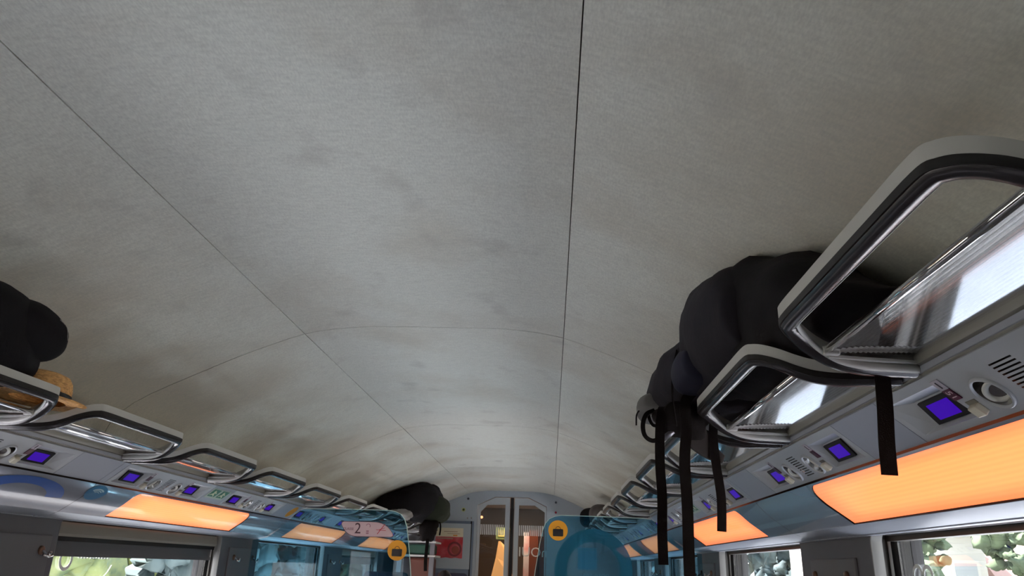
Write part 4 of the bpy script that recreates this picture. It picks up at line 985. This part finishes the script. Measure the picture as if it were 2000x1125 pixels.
# passenger
def person(loc):
    t = thing('person', 'seated person with short black hair in front of the end wall poster', 'person', loc)
    J = {'pel':(0,0,.52),'wst':(0,.03,.68),'chs':(0,.04,.88),'nek':(0,.04,1.02),'hed':(0,.02,1.10),
         'shl':(.17,.04,.94),'ell':(.23,.0,.70),'wrl':(.16,-.20,.62),'shr':(-.17,.04,.94),'elr':(-.23,0,.70),'wrr':(-.16,-.20,.62),
         'hpl':(.09,0,.50),'knl':(.11,-.42,.50),'anl':(.11,-.44,.09),'tol':(.11,-.60,.05),'hpr':(-.09,0,.50),'knr':(-.11,-.42,.50),'anr':(-.11,-.44,.09),'tor':(-.11,-.60,.05)}
    Rr = {'pel':.15,'wst':.13,'chs':.15,'nek':.055,'hed':.05,'shl':.07,'ell':.048,'wrl':.03,'shr':.07,'elr':.048,'wrr':.03,'hpl':.10,'knl':.065,'anl':.045,'tol':.035,'hpr':.10,'knr':.065,'anr':.045,'tor':.035}
    E = [('pel','wst'),('wst','chs'),('chs','nek'),('nek','hed'),('chs','shl'),('shl','ell'),('ell','wrl'),('chs','shr'),('shr','elr'),('elr','wrr'),('pel','hpl'),('hpl','knl'),('knl','anl'),('anl','tol'),('pel','hpr'),('hpr','knr'),('knr','anr'),('anr','tor')]
    ks = list(J); me = bpy.data.meshes.new('body'); me.from_pydata([J[q] for q in ks], [(ks.index(a), ks.index(b)) for a, b in E], [])
    o = link('body', me, mat('dark jacket cloth', (0.02,0.022,0.035), .85), t); sk = o.modifiers.new('skin','SKIN')
    for i, q in enumerate(ks): me.skin_vertices[0].data[i].radius = (Rr[q], Rr[q]*.85 if q in ('pel','wst','chs') else Rr[q])
    me.skin_vertices[0].data[0].use_root = True; o.modifiers.new('sub','SUBSURF').levels = 2; o.modifiers['sub'].render_levels = 2
    M_SKIN = mat('skin', (0.45,0.26,0.18), .5)
    # head
    bm = bmesh.new(); bmesh.ops.create_icosphere(bm, subdivisions=4, radius=1.0)
    for v in bm.verts:
        p = v.co.copy(); x, y, z = p.x*.075, p.y*.095, p.z*.118
        if p.z < 0: x *= 1-.30*(-p.z)**1.5; y *= 1-.18*(-p.z)**2
        if p.y < -.5:
            nz = math.exp(-((p.x)/.16)**2-((p.z+.08)/.22)**2); y -= .022*nz
            ey = math.exp(-((abs(p.x)-.36)/.15)**2-((p.z-.10)/.12)**2); y += .009*ey
            mo = math.exp(-((p.x)/.30)**2-((p.z+.42)/.06)**2); y += .004*mo
        v.co = (x, y, z)
    me = bpy.data.meshes.new('head'); bm.to_mesh(me); bm.free(); hd = link('head', me, M_SKIN, t, True, (0,.0,1.165))
    for sg in (-1,1):
        k = MB(); k.tube(catmull([(sg*.074,.0,.03),(sg*.084,.012,.03),(sg*.086,.014,.0),(sg*.076,.004,-.028)],4), .007, 8); k.build('ear', M_SKIN, hd, True)
        k = MB(); k.lathe([(0,-.010),(.007,-.008),(.010,0)], (sg*.028,-.078,.012), (0,1,0), 12); k.build('eye', M_INK, hd, True)
    k = MB(); k.box((0,-.086,-.048), (.045,.006,.006)); bev(k.build('mouth', mat('lips', (0.35,0.12,0.10), .5), hd), .002)
    bm = bmesh.new(); bmesh.ops.create_icosphere(bm, subdivisions=4, radius=1.0)
    dele = [v for v in bm.verts if v.co.z < (-.35 if v.co.y > 0 else .25-.6*v.co.y*0) and not (v.co.y > .2 and v.co.z > -.45)]
    bmesh.ops.delete(bm, geom=dele, context='VERTS')
    for v in bm.verts:
        p = v.co; nn = noise.noise(Vector((p.x*6, p.y*6, p.z*3)))*.006; v.co = (p.x*(.082+nn), p.y*(.102+nn), p.z*(.127+nn))
    me = bpy.data.meshes.new('hair'); bm.to_mesh(me); bm.free(); ha = link('hair', me, mat('black hair', (0.01,0.009,0.010), .5, bump=.6, bump_scale=90), hd, True); ha.modifiers.new('thick','SOLIDIFY').thickness = .006
    for sg in (-1,1):
        hn = MB(); w0_ = Vector((sg*.16,-.20,.62)); palm = [w0_, w0_+Vector((0,-.04,-.005)), w0_+Vector((0,-.085,-.015))]
        hn.tube(palm, [.026,.034,.030], 10)
        for q in range(4):
            b_ = w0_+Vector(((q-1.5)*.016,-.085,-.014)); ln = (.062,.070,.066,.052)[q if sg > 0 else 3-q]
            hn.tube([b_, b_+Vector((0,-ln*.5,-.012)), b_+Vector((0,-ln*.85,-.034))], [.009,.0085,.007], 8)
        b_ = w0_+Vector((-sg*.026,-.030,0)); hn.tube([b_, b_+Vector((-sg*.022,-.025,-.008)), b_+Vector((-sg*.026,-.052,-.018))], [.011,.010,.008], 8)
        hn.build('hand', M_SKIN, t, True)
    t.rotation_euler[2] = math.radians(8)
    return t
pr_ = person((-.578, 7.78, -.03))

# ------------------------------------------------------------------ outdoors
M_BALLAST = mat('pale gravel', (0.66,0.66,0.67), .9, noise_amt=.3, noise_scale=3)
k = MB(); k.box((0, 20, -1.35), (15, 160, .1)); struct(k.build('ground_trackside', M_BALLAST))
k = MB(); k.box((0, 40, -1.50), (300, 320, .1)); struct(k.build('ground_meadow', mat('dry meadow', (0.33,0.32,0.26), .95, noise_amt=.6, noise_scale=.2)))
def foliage(name, c1, c2):
    return mat(name, c1, .9, noise_amt=1.0, noise_scale=2.2, noise_col=c2)
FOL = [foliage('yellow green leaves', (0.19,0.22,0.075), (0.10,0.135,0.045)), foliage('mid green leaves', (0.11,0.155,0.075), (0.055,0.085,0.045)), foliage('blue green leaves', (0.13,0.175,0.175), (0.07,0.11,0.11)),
       foliage('dimmed yellow green leaves', (0.10,0.11,0.035), (0.05,0.065,0.02)), foliage('dimmed mid green leaves', (0.09,0.125,0.07), (0.05,0.075,0.045)), foliage('dimmed blue green leaves', (0.11,0.145,0.15), (0.065,0.09,0.095))]  # right-side copies of the three above, colours darkened against direct sun
def tree(x, y, hgt, rad, fi, label, low=0.25, n_=240, group='trees outside'):
    t = thing('tree', label, 'tree', (x, y, -1.45), group)
    rnd = random.Random(int(abs(x)*100+y*7)); bm = bmesh.new(); cz = hgt*(low+1)/2; rz = hgt*(1-low)/2
    for i in range(n_):
        a_ = rnd.uniform(0, 2*math.pi); u_ = rnd.uniform(-1, 1); q = rnd.uniform(.45, 1.0); cr_ = math.sqrt(1-u_*u_)
        px, py, pz = rad*q*cr_*math.cos(a_), rad*q*cr_*math.sin(a_), cz+rz*q*u_; r_ = rad*rnd.uniform(.07,.17)
        mtx = Matrix.Translation((px, py, pz)) @ Matrix.Diagonal((r_, r_, r_*.8, 1))
        res = bmesh.ops.create_icosphere(bm, subdivisions=2, radius=1.0, matrix=mtx)
        for v in res['verts']: v.co += Vector((noise.noise(v.co*4.5), noise.noise(v.co*4.5+Vector((9,0,0))), noise.noise(v.co*4.5+Vector((0,9,0)))))*r_*1.3
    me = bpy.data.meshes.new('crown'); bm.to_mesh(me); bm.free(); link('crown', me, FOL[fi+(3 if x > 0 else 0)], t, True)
    k = MB(); k.tube([(0,0,0),(.05,0,hgt*.3),(0,.05,hgt*.62)], [rad*.10,rad*.07,rad*.03], 10); k.build('trunk', mat('bark', (0.10,0.075,0.05), .9), t, True)
    return t
for i, (x, y, h_, r_, fi, lab) in enumerate([
    (-8.6, 11.6, 7.5, 2.2, 0, 'yellow-green tree outside the near left window, right half'),
    (-13.2, 14.5, 8.0, 2.6, 0, 'yellow-green tree outside the near left window, left half'),
    (-6.4, 16.6, 7.5, 2.2, 2, 'blue-green tree outside, at the right edge of the near left window'),
    (-6.3, 23, 8, 2.6, 1, 'mid green tree outside, seen through left partition'),
    (-8.6, 31, 9, 2.6, 0, 'yellow-green tree farther off, seen through left partition'),
    (-5.4, 40, 9, 2.8, 2, 'blue-green tree farthest off, seen through left partition'),
    (-13, 7.5, 8, 2.6, 0, 'yellow-green tree outside, off to the left'),
    (-21, 15.5, 9, 3.4, 0, 'yellow-green tree in the back row, far to the left'),
    (-21, 25, 9, 4.0, 2, 'blue-green tree in the back row behind the near left window'),
    (-17, 35, 10, 3.8, 0, 'yellow-green tree in the back row behind the blue-green one'),
    (-14, 44, 10, 4.2, 1, 'mid green tree in the back row, farthest on the left'),
    (8.0, 50, 10, 3.8, 2, 'blue-green tree in the back row, farthest on the right'),
    (15.0, 44, 10, 3.6, 2, 'blue-green tree in the back row behind the white house'),
    (10.4, 23.2, 8, 1.6, 1, 'mid green tree at left edge of the near right window'),
    (14.6, 24, 8, 1.3, 1, 'slim green tree against the pink roof, near right window'),
    (18.2, 24.6, 8, 1.3, 1, 'slim green tree at far right edge of the near right window'),
    (6.6, 28.5, 9, 2.2, 2, 'blue-green tree outside the second right window'),
    (5.8, 38, 9, 2.8, 2, 'blue-green tree seen through right glass partition')]):
    tree(x, y, h_, r_, fi, lab, low=.12)
tree(12.0, 19.5, 2.0, .55, 0, 'low yellow-green bush before the white house', low=.05, n_=40)
def house(x, y, lx, ly, hw, hr, mw, mr, label):
    t = thing('house', label, 'house', (x, y, -1.45), 'houses outside')
    k = MB(); k.box((0,0,hw/2), (lx,ly,hw)); k.build('walls', mw, t)
    k = MB(); o_ = .35
    pts = [(-lx/2-o_,-ly/2-o_,hw-.1),(lx/2+o_,-ly/2-o_,hw-.1),(lx/2+o_,ly/2+o_,hw-.1),(-lx/2-o_,ly/2+o_,hw-.1),(-lx/2-o_,0,hw+hr),(lx/2+o_,0,hw+hr)]
    k.add(pts, [(0,1,5,4),(2,3,4,5),(0,4,3),(1,2,5),(0,3,2,1)]); k.build('roof', mr, t)
    for i in range(3):
        k = MB(); k.box((-lx/2+lx*(i+.5)/3, -ly/2-.02, hw*.62), (.9,.06,1.2)); wf = k.build('window', mat('house window frame', (0.66,0.66,0.64), .6), t)
        k = MB(); k.box((-lx/2+lx*(i+.5)/3, -ly/2-.06, hw*.62), (.7,.02,1.0)); k.build('pane', mat('house window pane', (0.42,0.46,0.50), .3), wf)
    k = MB(); k.box((lx*.3, .4, hw+hr*.8), (.5,.5,1.2)); k.build('chimney', mr, t)
    return t
M_WH = mat('white render', (0.62,0.61,0.58), .9); M_RF = mat('pinkish roof tiles', (0.36,0.23,0.19), .85); M_GR = mat('grey roof', (0.40,0.39,0.40), .8)
house(12.6, 30, 4.2, 7, 4.6, 1.8, M_WH, M_GR, 'white rendered house in the middle of the near right window')
house(20.2, 33, 6.5, 8, 2.2, 4.0, mat('cream render', (0.55,0.50,0.43), .9), M_RF, 'house with a broad pinkish roof at right of near right window')

# dense wooded bank closing the view on both sides
def bank(x0, sgn, cols, label):
    k = MB(); rings = []
    for j in range(121):
        y = -12+j*1.1; row = []
        for i in range(13):
            t_ = i/12; z = -1.45+13.5*math.sin(t_*math.pi/2)**.8; x = x0+sgn*(9*t_**2.2)
            nv = noise.noise(Vector((x*.35, y*.35, z*.35)))*1.6+noise.noise(Vector((x*1.1, y*1.1, z*1.1)))*.7
            row.append((x+sgn*nv, y, z+nv*.5))
        row.append((x0+sgn*14, y, -1.45)); rings.append(row)
    k.ring_strip(rings, True, True); o = k.build('wooded_bank', cols, smooth=True); tag(o, label, 'trees'); o['kind'] = 'stuff'; return o
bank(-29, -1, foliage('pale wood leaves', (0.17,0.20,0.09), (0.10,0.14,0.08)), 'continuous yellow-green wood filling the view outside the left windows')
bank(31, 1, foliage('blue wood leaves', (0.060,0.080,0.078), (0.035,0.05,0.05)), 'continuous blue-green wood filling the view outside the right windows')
